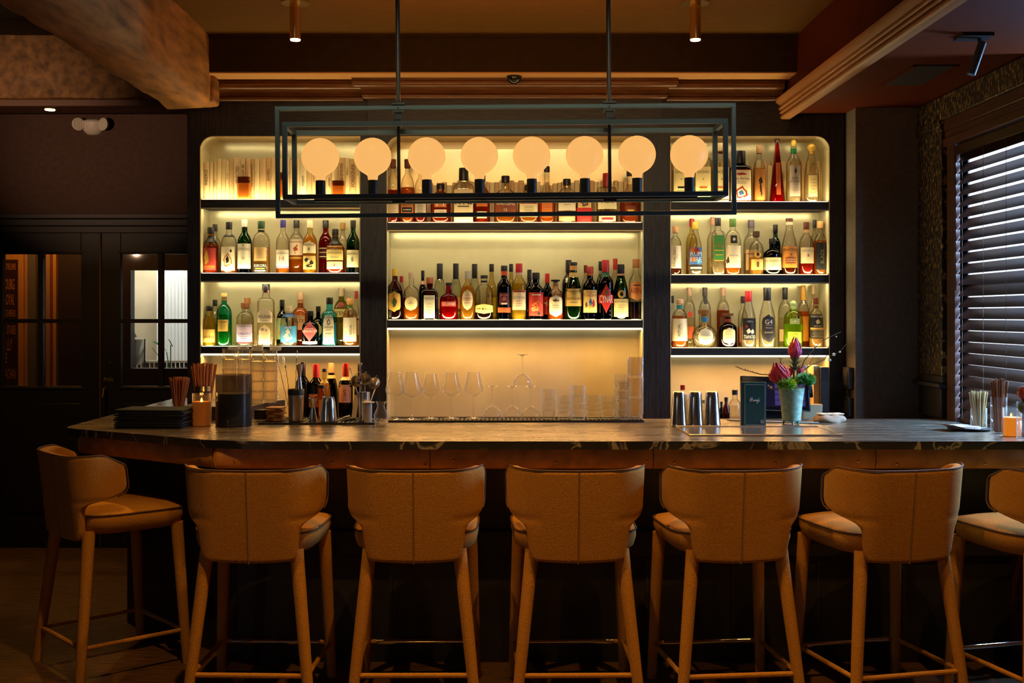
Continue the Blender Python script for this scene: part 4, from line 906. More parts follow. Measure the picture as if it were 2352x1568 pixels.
# ---- middle right shelf (rum)
B('RB', 1551, 520, 28, 'flask', 'clear', 'brown', .60, '#d89c6c', 'corked bottle of dark red spirit with tall white label, leftmost', [(.14, .60, .92, '#f0dcc0', 'rect', ('RITUAL ZERO', .5, .2, 'k', 'v', -.3), ('PROOF', .5, .1, 's', 'v', .2))], capk='cork')
B('RB', 1589, 502, 26, 'std', 'yellow', 'gold', .3, '#b01c1c', 'yellowish bottle with red cap behind the rainbow label', [(.1, .5, .8, '#d88c3c', 'rect', bar_(.2, .25, 'r', .8))], row=1)
B('RB', 1597, 510, 32, 'slope', 'clear', 'water', .4, '#d8b840', 'clear bottle with yellow cap and blue and orange label', [(.20, .52, .92, '#3a6cb0', 'rect', blob(.85, .3, 'o', .4, -.5), blob(.8, .3, 'r', .4, .1), blob(.3, .3, 'o', .4, -.4), blob(.2, .3, '#58a8d8', .4, .4), ('RUM', .62, .26, 'w'), ('FIRE', .30, .26, 'w')), (.08, .19, .9, 'k', 'rect', bar_(.5, .3, 'c'))])
B('RB', 1637, 498, 26, 'std', 'clear', 'water', .3, '#d09878', 'clear bottle behind the green-labelled one', [], row=1)
B('RB', 1649, 500, 28, 'sqtall', 'clear', 'water', .3, 'k', 'square-shouldered clear bottle with large green label', [(.24, .69, .85, '#4a9440', 'rect', ('THE', .68, .06, 'o'), ('FUNK', .58, .1, 'o'), bar_(.42, .04, 'y'), bar_(.25, .04, 'y', .7), bar_(.03, .05, 'y'))])
B('RB', 1683, 502, 38, 'flask', 'clear', 'amber', .22, '#4a6a20', 'clear bottle with green cap, black neck tag and pelican label', [(.13, .52, .9, '#f4e2bc', 'rect', ('PRIVATEER', .55, .06, 's'), blob(.35, .3, 'k', .12, -.75), blob(.3, .2, 'n', .2, -.8)), (.56, .70, .4, 'k', 'rect', blob(.5, .4, 'w', .4))], sy=.8)
B('RB', 1725, 505, 34, 'std', 'clear', 'water', .4, '#6a5a68', 'clear bottle with greyish purple cap in the back row', [(.1, .46, .8, '#f0c890', 'rect', bar_(.8, .06, 'p'))], row=1)
B('RB', 1737, 531, 34, 'round', 'clear', 'gold', .4, '#4a2a14', 'stout clear bottle with hanging gold medallion', [(.38, .56, .46, '#c89430', 'circle', blob(.5, .4, 'k', .4)), (.12, .36, .8, '#e8b45c', 'rect', bar_(.5, .5, 'n', .2))], capk='cork')
B('RB', 1781, 516, 24, 'bord', 'green', 'dgreen', .7, 'k', 'green bottle with black cap in the back row', [], row=1)
B('RB', 1774, 548, 42, 'squat', 'dark', 'dark', .6, 'k', 'squat black bottle with wide cream label', [(.14, .48, .96, '#f4e2a8', 'rect', ('EL DORADO', .72, .16, 's'), ('12', .48, .16, 's'))], sy=.75)
B('RB', 1813, 501, 36, 'slope', 'clear', 'brown', .14, '#4a1c10', 'swollen-necked bottle with tall orange label', [(.13, .50, .95, '#dc8c34', 'rect', ('PLANTERAY', .85, .11, 'k'), bar_(.34, .3, '#9a4a18', .7), bar_(.40, .03, 'c', .6), bar_(.30, .03, 'c', .6), blob(.62, .08, 'n', .1))], bands=[(.88, .94, 'c')], cs=.94)
B('RB', 1852, 510, 34, 'round', 'clear', 'red', .22, '#5a2818', 'bottle with pale neck foil and square cream label', [(.22, .52, .88, '#f4dfae', 'rect', ('APPLETON', .78, .1, 's'), blob(.5, .2, 'p', .15))], bands=[(.80, .92, '#e0ac78')])
B('RB', 1871, 505, 20, 'std', 'clear', 'amber', .4, 'k', 'black-capped clear bottle in the back row near the right end', [], row=1)
B('RB', 1884, 508, 32, 'round', 'clear', 'amber', .64, '#d8a868', 'amber bottle with black label of vertical lettering, rightmost', [(.10, .60, .8, '#141418', 'rect', ('BLACK', .5, .3, 's', 'v'))], capk='cork')
# ---- lowest right shelf
B('RC', 1545, 679, 14, 'std', 'clear', 'water', .5, 'k', 'black-capped bottle squeezed against the left stile', [(.1, .4, .8, 'c', 'rect')], row=1)
B('RC', 1561, 687, 36, 'flask', 'clear', 'amber', .66, '#c8a080', 'corked amber bottle with teal neck band and vertical lettering', [(.14, .60, .96, '#f4deb8', 'rect', ('RITUAL', .5, .18, 'k', 'v', -.2), ('TEQUILA ALTERNATIVE', .5, .07, 's', 'v', .2))], bands=[(.80, .88, '#1c8088')], capk='cork', cs=.9, sy=.85)
B('RC', 1583, 660, 28, 'flask', 'clear', 'water', .5, '#c89878', 'tall clear bottle with round red seal in the back row', [(.50, .60, .4, '#d85030', 'circle'), (.15, .35, .6, '#d8682c', 'rect')], row=1)
B('RC', 1618, 711, 57, 'orb', 'clear', 'water', .34, '#7a5430', 'round ball-shaped bottle with wooden top and blue collar', [(.08, .52, .60, '#f2e4bc', 'circle', ('Don Julio', .55, .16, 's'), bar_(.35, .03, 's', .5))], bands=[(.68, .80, '#2a7ab0')], cs=.82, capk='flat', cw=1.4, sy=.72)
B('RC', 1619, 660, 28, 'flask', 'clear', 'water', .5, '#483838', 'clear bottle with striped neck seal behind the ball-shaped one', [(.72, .92, .3, 'k', 'rect')], row=1)
B('RC', 1661, 660, 29, 'flask', 'clear', 'rust', .62, '#c89878', 'bottle of reddish brown tequila in the back row', [(.1, .5, .6, 'n', 'rect')], row=1)
B('RC', 1672, 719, 42, 'squat', 'brown', 'brown', .65, '#6a4424', 'squat brown bottle with wooden stopper and rounded cream label', [(.10, .58, .66, '#f2e0a0', 'pill', ('Don Julio', .60, .12, 's'), bar_(.45, .02, 's', .5))], bands=[(.74, .84, '#b03c18')], cs=.88, capk='flat', cw=1.2, sy=.8)
B('RC', 1706, 680, 22, 'std', 'clear', 'amber', .4, '#3a2018', 'brown-capped bottle behind the red-capped one', [(.1, .4, .8, '#e8a080', 'rect')], row=1)
B('RC', 1719, 668, 34, 'slope', 'clear', 'water', .3, '#b81c1c', 'clear bottle with tall red cap and black printed label', [(.14, .52, .86, '#1a0e0c', 'rect', ('TAPATIO', .14, .16, 'w'), blob(.4, .22, 'w', .3, -.2), blob(.38, .2, 'w', .25, .4), blob(.85, .1, 's', .5), blob(.62, .1, 'r', .15, -.5))], cs=.81)
B('RC', 1762, 660, 37, 'slope', 'clear', 'water', .3, '#141414', 'clear bottle with black capsule and long dark oval label', [(.09, .55, .78, '#2c2428', 'pill', ('G4', .74, .16, 'w'), ('TEQUILA', .52, .05, 'c'), ('BLANCO', .36, .05, 'c'), bar_(.62, .01, 'c', .5))], cs=.78)
B('RC', 1803, 660, 32, 'round', 'clear', 'water', .5, 'k', 'black-capped clear bottle behind the lime one', [(.1, .3, .9, '#f0c890', 'rect')], row=1, cs=.80)
B('RC', 1822, 690, 44, 'flask', 'lime', 'lime', .50, '#c8d890', 'lime-green bottle with glass stopper', [(.12, .34, .7, '#c8d840', 'rect', *fine(.3, .7, 3, 'g')), (.5, .62, .5, '#c4cc60', 'rect', blob(.5, .5, 'w', .3))], capk='ball', cs=.86, sy=.75)
B('RC', 1845, 655, 26, 'std', 'clear', 'orange', .58, '#e0a030', 'orange liquid bottle with yellow capsule in the back row', [(.1, .5, .8, '#e08c20', 'rect')], row=1, cs=.76)
B('RC', 1868, 655, 20, 'std', 'clear', 'water', .4, '#c8a878', 'thin-necked clear bottle behind the black-labelled rightmost one', [], row=1)
B('RC', 1874, 683, 33, 'round', 'clear', 'gold', .2, '#6a2c14', 'bottle with black label of white letters, rightmost', [(.40, .66, .92, '#14120e', 'rect', ('MONTELOBOS', .85, .14, 'w'), blob(.45, .35, 'c', .3), ('ESPADIN', .12, .1, 'w')), (.18, .38, .9, '#2a1c10', 'rect', *fine(.2, .8, 5, 'c', .8)), (.36, .40, .9, '#e8b45c', 'rect')], bands=[(.78, .84, 'n')])
# ---- lower left bay: wine bottles on the back counter
YW = 6.60
W_ = dict(zb0=1.02, Y=YW, name='wine_bottle', group='wine bottles on the back counter')
def wine(px, top, w, shape, g, cap, desc, labels=(), bands=(), cs=.76, Yw=YW):
    B(None, px, top, w, shape, g, 'dark' if g == 'dark' else 'gold', .7, cap, desc, labels, cs=cs, bands=bands, zb0=1.02, Y=Yw, where='', name='wine_bottle', group='bottles on the back counter', cw=1.1)
wine(695, 831, 32, 'bord', 'dark', '#241410', 'black-capsuled wine bottle just right of the bar spoons')
wine(726, 836, 34, 'bord', 'dark', '#b81c1c', 'wine bottle with bright red capsule and pink label', [(.22, .46, .9, '#d89080', 'rect', blob(.5, .6, 'r', .5))])
wine(745, 846, 28, 'round', 'yellow', '#2c2018', 'small yellow bottle with dark stopper between the red wines', [(.1, .4, .8, 'y', 'rect')], bands=[(.72, .8, '#c8a040')], cs=.93, Yw=6.52)
wine(761, 833, 32, 'slope', 'dark', '#b89468', 'sloping wine bottle with cream neck strip and foil top', [], bands=[(.72, .78, '#e0c890')], cs=.82, Yw=6.66)
wine(794, 834, 33, 'bord', 'dark', '#a81c1c', 'wine bottle with red capsule and square pink-cream label', [(.30, .62, .85, '#e8a888', 'rect', ('S', .55, .35, 'r'), *fine(.12, .3, 3, 'p'))], bands=[(.70, .76, '#e8c8a0')])
wine(827, 835, 26, 'bord', 'dark', '#1c1410', 'dark wine bottle half hidden by the stile and strainers', [], bands=[(.84, .86, 's')])

# ---- books
PAPER = ['#e8c890', '#f0d8a0', '#e4c088', '#f2dfae', '#dcb47c', '#ecd09a']
def books(shelf, spec, y0, y1, prefix, group):
    ph, zb_ = SHELF[shelf]
    for i, (pa, pb, top, txt) in enumerate(spec):
        Yq = y0; x0, x1 = X(pa, Yq) + .0004, X(pb, Yq) - .0004; h = Z(top, Yq) - zb_
        r = random.Random(pa * 7 + top)
        lbl = '%s, %s from the left on the %s' % (prefix, ordinal(i), ph)
        if txt: lbl = 'cream book with printed spine, %s from the left on the %s' % (ordinal(i), ph)
        t = thing('book', lbl, 'book', ((x0 + x1) / 2, y0, zb_), 0, group)
        w_ = (x1 - x0) / 2; d = y1 - y0; c = r.choice(PAPER)
        q = MB(); k = 5
        sp = [(-w_, d)] + [(-w_ * math.cos(math.pi * j / k), .005 - .005 * math.sin(math.pi * j / k)) for j in range(k + 1)] + [(w_, d)]
        inner = [(w_ - .0012, d), (w_ - .0012, .008), (-w_ + .0012, .008), (-w_ + .0012, d)]
        q.prism([(a, b_) for a, b_ in sp + inner], 0, h)
        mats = [pm('book_cloth', c, .7, noise=(60, (1, 1, 1), .05)), pm('book_ink', '#241a14', .6)]
        if txt:
            q.text(txt, min(w_ * 1.2, .02), h * (.55 if len(txt) > 8 else .4), lambda a, b_: (a, -.0006, b_), 1, cz=h * .6, vert=True)
        elif r.random() < .5:
            q.text(r.choice(['ESSAYS', 'POEMS', 'A HISTORY', 'NOTES', 'LETTERS']), w_ * .7, h * .3, lambda a, b_: (a, -.0006, b_), 1, cz=h * r.uniform(.4, .7), vert=True)
        q.build('cover', mats, t, ang=30)
        MB().box(-w_ + .0014, w_ - .0014, .009, d - .002, .003, h - .003).build('pages', pm('paper', '#e6d2a4', .8), t)
ORD = ['first', 'second', 'third', 'fourth', 'fifth', 'sixth', 'seventh', 'eighth', 'ninth', 'tenth', 'eleventh', 'twelfth', 'thirteenth', 'fourteenth', 'fifteenth', 'sixteenth', 'seventeenth', 'eighteenth', 'nineteenth', 'twentieth']
def ordinal(i):
    if i < 20: return ORD[i]
    tens = {2: 'twenty', 3: 'thirty', 4: 'forty', 5: 'fifty'}[(i + 1) // 10]; u = (i + 1) % 10
    return tens + ('-' + ORD[u - 1] if u else 'th') if u else tens[:-1] + 'ieth'
LB_ = [(461, 467, 372, ''), (467, 480, 372, 'PHAIDROS'), (480, 489, 372, ''), (489, 497.5, 372, ''), (497.5, 508, 364, ''), (508, 518.5, 365, ''), (518.5, 526, 368, ''), (526, 537, 364, ''), (537, 553, 362, 'SELECTED'), (553, 563, 365, 'IS A TRUST BE'),
       (563, 576, 363, ''), (576, 583, 365, 'THE HOUSE OF MIRTH'), (583, 595, 365, ''), (595, 611, 364, ''), (611, 622, 362, 'RIVERS'), (622, 635, 362, ''), (635, 648, 363, ''), (648, 657, 362, ''), (657, 665, 362, 'TALES'), (665, 671, 368, ''), (671, 680, 362, ''), (680, 688, 363, ''),
       (688, 704, 363, ''), (704, 716, 362, ''), (716, 725, 363, ''), (725, 738, 364, ''), (738, 750, 363, ''), (750, 762, 364, ''), (762, 777, 363, ''), (777, 792, 362, 'POWER OF POWER'), (792, 803, 363, ''), (803, 818, 365, 'FOREIGNER'), (818, 826.5, 368, '')]
books('LA', LB_, 6.60, 6.745, 'cream cloth book', 'cream books on the top left shelf')
r = random.Random(11); x = 985; CAb = []
while x < 1474:
    wdt = r.choice([8, 10, 12, 9, 13, 11]); wdt = min(wdt, 1476 - x)
    if wdt < 4: break
    CAb.append((x, x + wdt - .5, r.choice([414, 418, 421, 425, 419, 417]), 'ROMA' if abs(x - 1137) < 6 else '')); x += wdt
books('CA', CAb, 6.758 - .062, 6.757, 'cream book', 'cream books behind the bottles on the top centre shelf')
RAb = []; x = 1541
while x < 1902:
    wdt = r.choice([9, 11, 12, 10, 14]); wdt = min(wdt, 1904 - x)
    if wdt < 4: break
    if 1712 < x < 1722: x += 6; continue
    RAb.append((x, x + wdt - .5, r.choice([368, 370, 372, 380, 369]), 'SONATAS' if abs(x - 1884) < 6 else '')); x += wdt
books('RA', RAb, 6.758 - .062, 6.757, 'cream book', 'cream books behind the bottles on the top right shelf')
# amber glass votive blocks in front of the books
for px, top, wd, d in ((560, 406, 29, 'amber glass block candle before the books, near the top-left corner'), (777, 415, 29, 'amber glass block candle before the books, right of the first globe'), (645, 396, 15, 'amber glass block before the books, behind the lamp frame edge')):
    Yv = 6.578; s = F / Yv; zb_ = SHELF['LA'][1]; hh = Z(top, Yv) - zb_; w_ = wd / 2 / s
    t = thing('votive_candle', d, 'candle', (X(px, Yv), Yv, zb_ + .001))
    MB().lathe([(0, w_), (hh, w_)], 24, ex=8, sy=.45).build('glass_block', glass('amber_block', (.95, .78, .5), .5), t)
    MB().lathe([(.003, w_ * .9), (hh * .72, w_ * .9)], 24, ex=8, sy=.42).build('wax', liquid('#e8ac60', .6), t)
    MB().lathe([(hh * .725, w_ * .9), (hh * .985, w_ * .9)], 24, ex=8, sy=.42).build('dark_top', liquid('#8a5426', .5), t)
# ================================================================== PENDANT LAMP
YC = 5.2
pend = thing('linear_pendant_lamp', 'long black metal frame pendant lamp holding eight glowing globes', 'pendant lamp', (0.04, YC, 2.33))
pend.rotation_euler = (0, R_(-.45), 0)
OX, OZ = 0.04, 2.33
def rect_frame(x0, x1, z0, z1, y, th, dp):
    q = MB()
    q.box(x0, x1, y - dp, y + dp, z1 - th, z1); q.box(x0, x1, y - dp, y + dp, z0, z0 + th)
    q.box(x0, x0 + th, y - dp, y + dp, z0 + th, z1 - th); q.box(x1 - th, x1, y - dp, y + dp, z0 + th, z1 - th); return q
rect_frame(-1.014 - OX, 1.10 - OX, 2.076 - OZ, 2.588 - OZ, 0, .019, .012).build('outer_frame', STEELB, pend, bevel=.0015)
q = MB()
for y in (-.12, .12):
    k = rect_frame(-.959 - OX, 1.039 - OX, 2.150 - OZ, 2.496 - OZ, y, .021, .011); q.add(k.v, k.f)
for x in (-.959 - OX, 1.039 - OX - .021):
    for z in (2.150 - OZ, 2.475 - OZ): q.box(x, x + .021, -.109, .109, z, z + .021)
q.build('box_frame', STEELB, pend, bevel=.0015)
MB().box(X(722, YC) - OX, X(1600, YC) - OX, -.016, .016, 2.150 - OZ, 2.168 - OZ).build('socket_rail', BLACKM, pend, bevel=.001)
for x in (-.448 - OX, .52 - OX):
    MB().tube([(x, 0, 2.58 - OZ), (x, 0, ZC - OZ + .01)], .0105, 14).build('rod', BLACKM, pend)
    MB().tube([(x, -.005, 2.16 - OZ), (x, -.005, 2.58 - OZ)], .008, 12).build('inner_rod', BLACKM, pend)
    MB().box(x - .03, x + .03, -.02, .02, 2.59 - OZ, 2.60 - OZ).box(x - .03, x + .03, -.02, .02, 2.553 - OZ, 2.568 - OZ).box(x - .018, x + .018, -.014, .014, 2.50 - OZ, 2.553 - OZ).box(x - .012, x + .018, -.13, .13, 2.494 - OZ, 2.506 - OZ).box(x - .03, x + .03, -.014, .014, 2.14 - OZ, 2.152 - OZ).build('bracket', BLACKM, pend, bevel=.001)
def globe_mat():
    m = bpy.data.materials.new('opal_glass_lit'); m.use_nodes = True; nt = m.node_tree; N = nt.nodes; L = nt.links
    p = N['Principled BSDF']; p.inputs['Base Color'].default_value = (.06, .03, .015, 1); p.inputs['Roughness'].default_value = .45; p.inputs['Specular IOR Level'].default_value = .2
    p.inputs['Emission Color'].default_value = (1, .50, .14, 1); p.inputs['Emission Strength'].default_value = .93
    return m
GM = globe_mat()
sock = bulb = None
for i, px in enumerate((736, 856, 980, 1101, 1221, 1343, 1463, 1583)):
    x = X(px, YC) - OX; zb_ = 2.168 - OZ
    if sock is None:
        sock = MB().lathe([(0, .021), (.002, .023), (.078, .023), (.080, .020)], 22).build('socket', BLACKM, pend, loc=(x, 0, zb_))
        rr = .0865; pf = [(.076, .020), (.084, .0225), (.094, .0235), (.101, .0255)]
        cz = .187
        for j in range(1, 17):
            a = R_(-75 + (165 * j / 16)); pf.append((cz + rr * math.sin(a), max(rr * math.cos(a), .0005)))
        bulb = MB().lathe(pf, 36).build('globe', GM, sock)
    else:
        s2 = sock.copy(); sc.collection.objects.link(s2); s2.location = (x, 0, zb_)
        b2 = bulb.copy(); sc.collection.objects.link(b2); b2.parent = s2
for x in (-.448, .52):
    pass

t = thing('wall_bracket_spotlight', 'black spotlight on a bracket high on the left wall', 'spotlight', (-4.2, 3.6, 2.30))
MB().tube([(0, 0, 0), (.26, 0, 0)], .008).build('bracket', BLACKM, t); MB().tube([(.26, -.06, -.01), (.295, -.012, -.002)], .02, 14).build('barrel', BLACKM, t)
t = thing('fill_light_housing', 'slim black housing added for an unseen fill light before the pendant lamp', 'ceiling light', (0.1, 4.27, ZC))
MB().box(-1.33, 1.33, -.02, .05, -.07, 0).build('housing', BLACKM, t)  # housing made up to go with the added fill light
# ================================================================== BAR STOOLS
FAB = pm('tan_woven_fabric', (.47, .225, .045), .9, noise=(260, (1, 1, 1), .28), bump=.5, spec=.2)
PIPE = pm('dark_piping', (.10, .045, .018), .7)
def make_stool():
    t = thing('bar_stool', '', 'bar stool', (0, 0, 0))
    A, rc = .15, .12
    def plan(a):
        s = 1 if a >= 0 else -1; a = abs(a)
        if a < A: return s * a, 0.0, 0.0
        if a < A + rc * 1.5708:
            th = (a - A) / rc; return s * (A + rc * math.sin(th)), rc - rc * math.cos(th), s * th
        e = a - A - rc * 1.5708
        return s * (A + rc + .10 * e), rc + e, s * 1.47
    def hw(t_):     # half arc length by height fraction 0 (z=.615) .. 1 (top)
        P = [(0, .185), (.08, .205), (.25, .215), (.36, .222), (.42, .25), (.46, .31), (.50, .385), (.54, .425), (.60, .44), (.88, .44), (.94, .43), (.98, .41), (1, .385)]
        for (a, ra), (b_, rb) in zip(P, P[1:]):
            if a <= t_ <= b_: return ra + (rb - ra) * (t_ - a) / (b_ - a)
        return P[-1][1]
    NU, NV = 26, 26; th = .042
    def pt(u, v, off):
        a = u * hw(v); x, y, an = plan(a)
        z = .622 + (.995 - .622) * v
        if v == 1: z += .0
        z += .016 * abs(u) ** 2 * v - .03 * max(0, abs(u) - .82) ** 2 / .0324 * max(0, v - .7) / .3 - .010 * (1 - v) ** 3 * (1 - u * u) * 1.2
        lean = -.045 * v
        k = 1 + .05 * (1 - math.cos(an)) * v
        # inward offset direction
        nx, ny = -math.sin(an), math.cos(an)
        return (x * k + nx * off, y + lean + ny * off - .24, z)
    V_ = []; F_ = []
    for s_, off in ((0, 0), (1, th)):
        for j in range(NV + 1):
            for i in range(NU + 1): V_.append(pt(2 * i / NU - 1, j / NV, off))
    n1 = NU + 1; o2 = (NV + 1) * n1
    for j in range(NV):
        for i in range(NU):
            a = j * n1 + i
            F_.append((a, a + 1, a + n1 + 1, a + n1)); F_.append((o2 + a, o2 + a + n1, o2 + a + n1 + 1, o2 + a + 1))
    for i in range(NU):
        F_.append((i, o2 + i, o2 + i + 1, i + 1)); a = NV * n1 + i; F_.append((a, a + 1, o2 + a + 1, o2 + a))
    for j in range(NV):
        a = j * n1; F_.append((a, a + n1, o2 + a + n1, o2 + a)); a = j * n1 + NU; F_.append((a, o2 + a, o2 + a + n1, a + n1))
    back = MB().add(V_, F_).build('backrest', FAB, t, sub=1)
    # piping along the top edge and down the wings, centre seam
    pts = [pt(-1, v / 28, .0) for v in range(14, 27)] + [pt(u / 20 - 1, 1, .003) for u in range(1, 40)] + [pt(1, v / 28, .0) for v in range(26, 13, -1)]
    MB().tube([(x, y, z) for x, y, z in pts], .0036, 6).build('piping', PIPE, back)
    MB().tube([(0, pt(0, v / 10, 0)[1] + .0005, pt(0, v / 10, 0)[2]) for v in range(11)], .0028, 6).build('seam', pm('seam', (.20, .11, .05), .8), back)
    # seat cushion: rounded box with crowned top
    q = MB(); n = 40; rings = []
    def ring(z, sx, sy, ex=4.5):
        return [(math.copysign(abs(math.cos(2*math.pi*k/n)) ** (2/ex), math.cos(2*math.pi*k/n)) * sx * (1 + .05 * math.sin(2*math.pi*k/n)), math.copysign(abs(math.sin(2*math.pi*k/n)) ** (2/ex), math.sin(2*math.pi*k/n)) * sy + .03, z) for k in range(n)]
    rs = [ring(.640, .20, .19), ring(.645, .225, .215), ring(.665, .252, .238), ring(.70, .262, .246), ring(.728, .260, .245), ring(.738, .252, .237), ring(.752, .20, .19), ring(.760, .12, .11), ring(.763, .03, .03)]
    V_ = [p_ for r__ in rs for p_ in r__]; F_ = []
    for i in range(len(rs) - 1):
        for k in range(n): F_.append((i*n+k, i*n+(k+1) % n, (i+1)*n+(k+1) % n, (i+1)*n+k))
    F_.append(tuple(range(n))[::-1]); F_.append(tuple((len(rs)-1)*n + k for k in range(n)))
    seat = q.add(V_, F_).build('seat', FAB, t, ang=80)
    MB().tube(ring(.732, .262, .247), .0035, 6, closed=True).build('seat_piping', PIPE, seat)
    # legs
    tops = {(-1, -1): (-.185, -.185), (1, -1): (.185, -.185), (-1, 1): (-.225, .215), (1, 1): (.225, .215)}
    bots = {(-1, -1): (-.255, -.255), (1, -1): (.255, -.255), (-1, 1): (-.25, .255), (1, 1): (.25, .255)}
    for k in tops:
        a, b_ = tops[k], bots[k]
        pts = [(a[0] + (b_[0] - a[0]) * f, a[1] + (b_[1] - a[1]) * f, .66 * (1 - f) + .001) for f in (0, .1, .3, .6, 1)]
        MB().tube(pts, [.029, .028, .0265, .0245, .021], 16).build('leg', FAB, t)
    def at(k, z):
        f = 1 - z / .66; return Vector((tops[k][0] + (bots[k][0] - tops[k][0]) * f, tops[k][1] + (bots[k][1] - tops[k][1]) * f, z))
    zf = .158
    MB().tube([at((-1, -1), zf), at((1, -1), zf)], .011, 10).build('footrest', FAB, t)
    for s_ in (-1, 1): MB().tube([at((s_, -1), zf), at((s_, 1), zf)], .010, 10).build('footrest', FAB, t)
    fr_ = MB().tube([at((-1, 1), zf), at((1, 1), zf)], .010, 10).build('footrest', FAB, t)
    a, b_ = at((-1, 1), zf), at((1, 1), zf); a.x += .045; b_.x -= .045
    MB().tube([a, b_], .0125, 14).build('chrome_sleeve', CHROME, fr_)
    return t
st = make_stool()
G_ = 'tan fabric bar stools along the counter'
stools = [(578, 4.84, -2, 'tan bar stool directly right of the turned end stool'), (950, 4.84, 0.5, 'third tan bar stool from the left, below the inverted stem glasses'),
          (1325, 4.84, 1, 'tan bar stool nearest the middle of the counter, just right of centre'), (1686, 4.84, 6, 'tan bar stool below the steel shaker tins and green menu'),
          (2056, 4.84, 13, 'tan bar stool below the dark column, second from the right edge')]
for px, y, rz, lb in stools: dup(st, (X(px, 4.62), y, 0), R_(rz), lb, G_)
dup(st, (X(2432, 4.62), 4.80, 0), R_(14), 'tan bar stool cut off by the right edge of the photo', G_)
st.location = (-1.80, 5.30, 0); st.rotation_euler = (0, 0, R_(-48)); st['label'] = 'leftmost tan bar stool, turned sideways at the counter corner'; st['group'] = G_

# ================================================================== THINGS ON THE COUNTER
ZM = ZT + .010
def wineglass(name, label, cat, x, y, z0, prof, n=26, parts=None, flip=False, group=None, mat_=CLEAR, thick=None):
    t = thing(name, label, cat, (x, y, z0), 0, group)
    H_ = max(p_[0] for p_ in prof)
    for pn, pp in (parts or [('glass', prof)]):
        pp2 = [(H_ - z, r_) for z, r_ in pp] if flip else pp
        MB().lathe(pp2, n, cap=(False, False)).build(pn, mat_, t, ang=60)
    return t
def mat_(name, label, x0, x1, y0, y1, h):
    q = MB(); r = .02; pts = []
    for cx, cy, a0 in ((x1 - r, y0 + r, -90), (x1 - r, y1 - r, 0), (x0 + r, y1 - r, 90), (x0 + r, y0 + r, 180)):
        for i in range(5): a = R_(a0 + 22.5 * i); pts.append((cx + r * math.cos(a), cy + r * math.sin(a)))
    q.prism(pts, ZT + .0005, ZT + h * .6)
    q.prism([(x0+.004, y0 + .004), (x1-.004, y0 + .004), (x1-.004, y0 + .010), (x0+.004, y0 + .010)], ZT + h * .6, ZT + h)
    q.prism([(x0+.004, y1 - .010), (x1-.004, y1 - .010), (x1-.004, y1 - .004), (x0+.004, y1 - .004)], ZT + h * .6, ZT + h)
    nx = int((x1 - x0) / .022)
    for i in range(nx):
        for j in range(int((y1 - y0 - .03) / .03)):
            cx = x0 + .018 + i * .022; cy = y0 + .022 + j * .03
            q.box(cx - .004, cx + .004, cy - .004, cy + .004, ZT + h * .6, ZT + h)
    o = q.build(name, pm('black_rubber', (.008, .008, .008), .55)); return tag(o, label, 'bar mat')
mat_('bar_mat', 'long black rubber bar mat under the stem glasses and tumblers', X(892, 5.88), X(1479, 5.88), 5.84, 6.04, .010)
t = mat_('bar_mat', 'black rounded bar tray mat carrying the bar tools', X(592, 5.72), X(866, 5.72), 5.71, 6.03, .010)

# wine glasses, tulip shaped
GLS = glass('stemware', (.985, .97, .93), .45, edge_sheen=.6, edge_col=(.4, .27, .13))
def tulip(h):
    k = h / .246
    foot = [(0, .040), (.002, .040), (.006, .020), (.012, .006)]
    stem = [(.012, .006), (.03, .0036), (.105, .0036), (.115, .006)]
    bowl = [(.115, .006), (.120, .020), (.132, .038), (.145, .046), (.160, .046), (.20, .036), (.246, .027)]
    sc_ = lambda P: [(z * k, r_ * k * 1.1) for z, r_ in P]
    return [('foot', sc_(foot)), ('stem', sc_(stem)), ('bowl', sc_(bowl))]
for px, py, top, lb in ((908, 967, 857, 'tall tulip wine glass, leftmost on the mat'), (945, 967, 857, 'tulip wine glass, second from the left'), (989, 960, 857, 'tulip wine glass, third from the left'),
                    (1037, 960, 854, 'tulip wine glass, fourth from the left'), (1088, 958, 851, 'broad wine glass, fifth from the left, beside the inverted coupes')):
    if py < 965: y = 5.94
    else: y = 5.875
    h = (py - top) * y / F
    wineglass('wine_glass', lb + ' before the gold panel', 'wine glass', X(px, y), y, ZM, [(h, 0)], parts=tulip(h), group='wine glasses on the bar mat', mat_=GLS)
def coupe(h=.18):
    foot = [(0, .034), (.002, .034), (.006, .018), (.012, .005)]
    stem = [(.012, .005), (.03, .0033), (.10, .0033), (.108, .006)]
    bowl = [(.108, .006), (.116, .022), (.132, .040), (.150, .050), (.165, .052), (.178, .049)]
    k = h / .178
    return [('foot', [(z*k, r_*k) for z, r_ in foot]), ('stem', [(z*k, r_*k) for z, r_ in stem]), ('bowl', [(z*k, r_*k) for z, r_ in bowl])]
for px, lb in ((1131, 'upside-down stem glass right of the tulip glasses'), (1177, 'upside-down stem glass in the middle of the three'), (1219, 'upside-down stem glass, nearest the tumblers')):
    wineglass('coupe_glass', lb, 'cocktail glass', X(px, 5.94), 5.94, ZM, [(.172, 0)], parts=coupe(.172), flip=True, group='upside-down stem glasses', mat_=GLS)
wineglass('coupe_glass', 'stem glass stacked upside down on top of two others', 'cocktail glass', X(1200, 5.94), 5.94, ZM + .174, [(.165, 0)], parts=coupe(.165), flip=True, group='upside-down stem glasses', mat_=GLS)
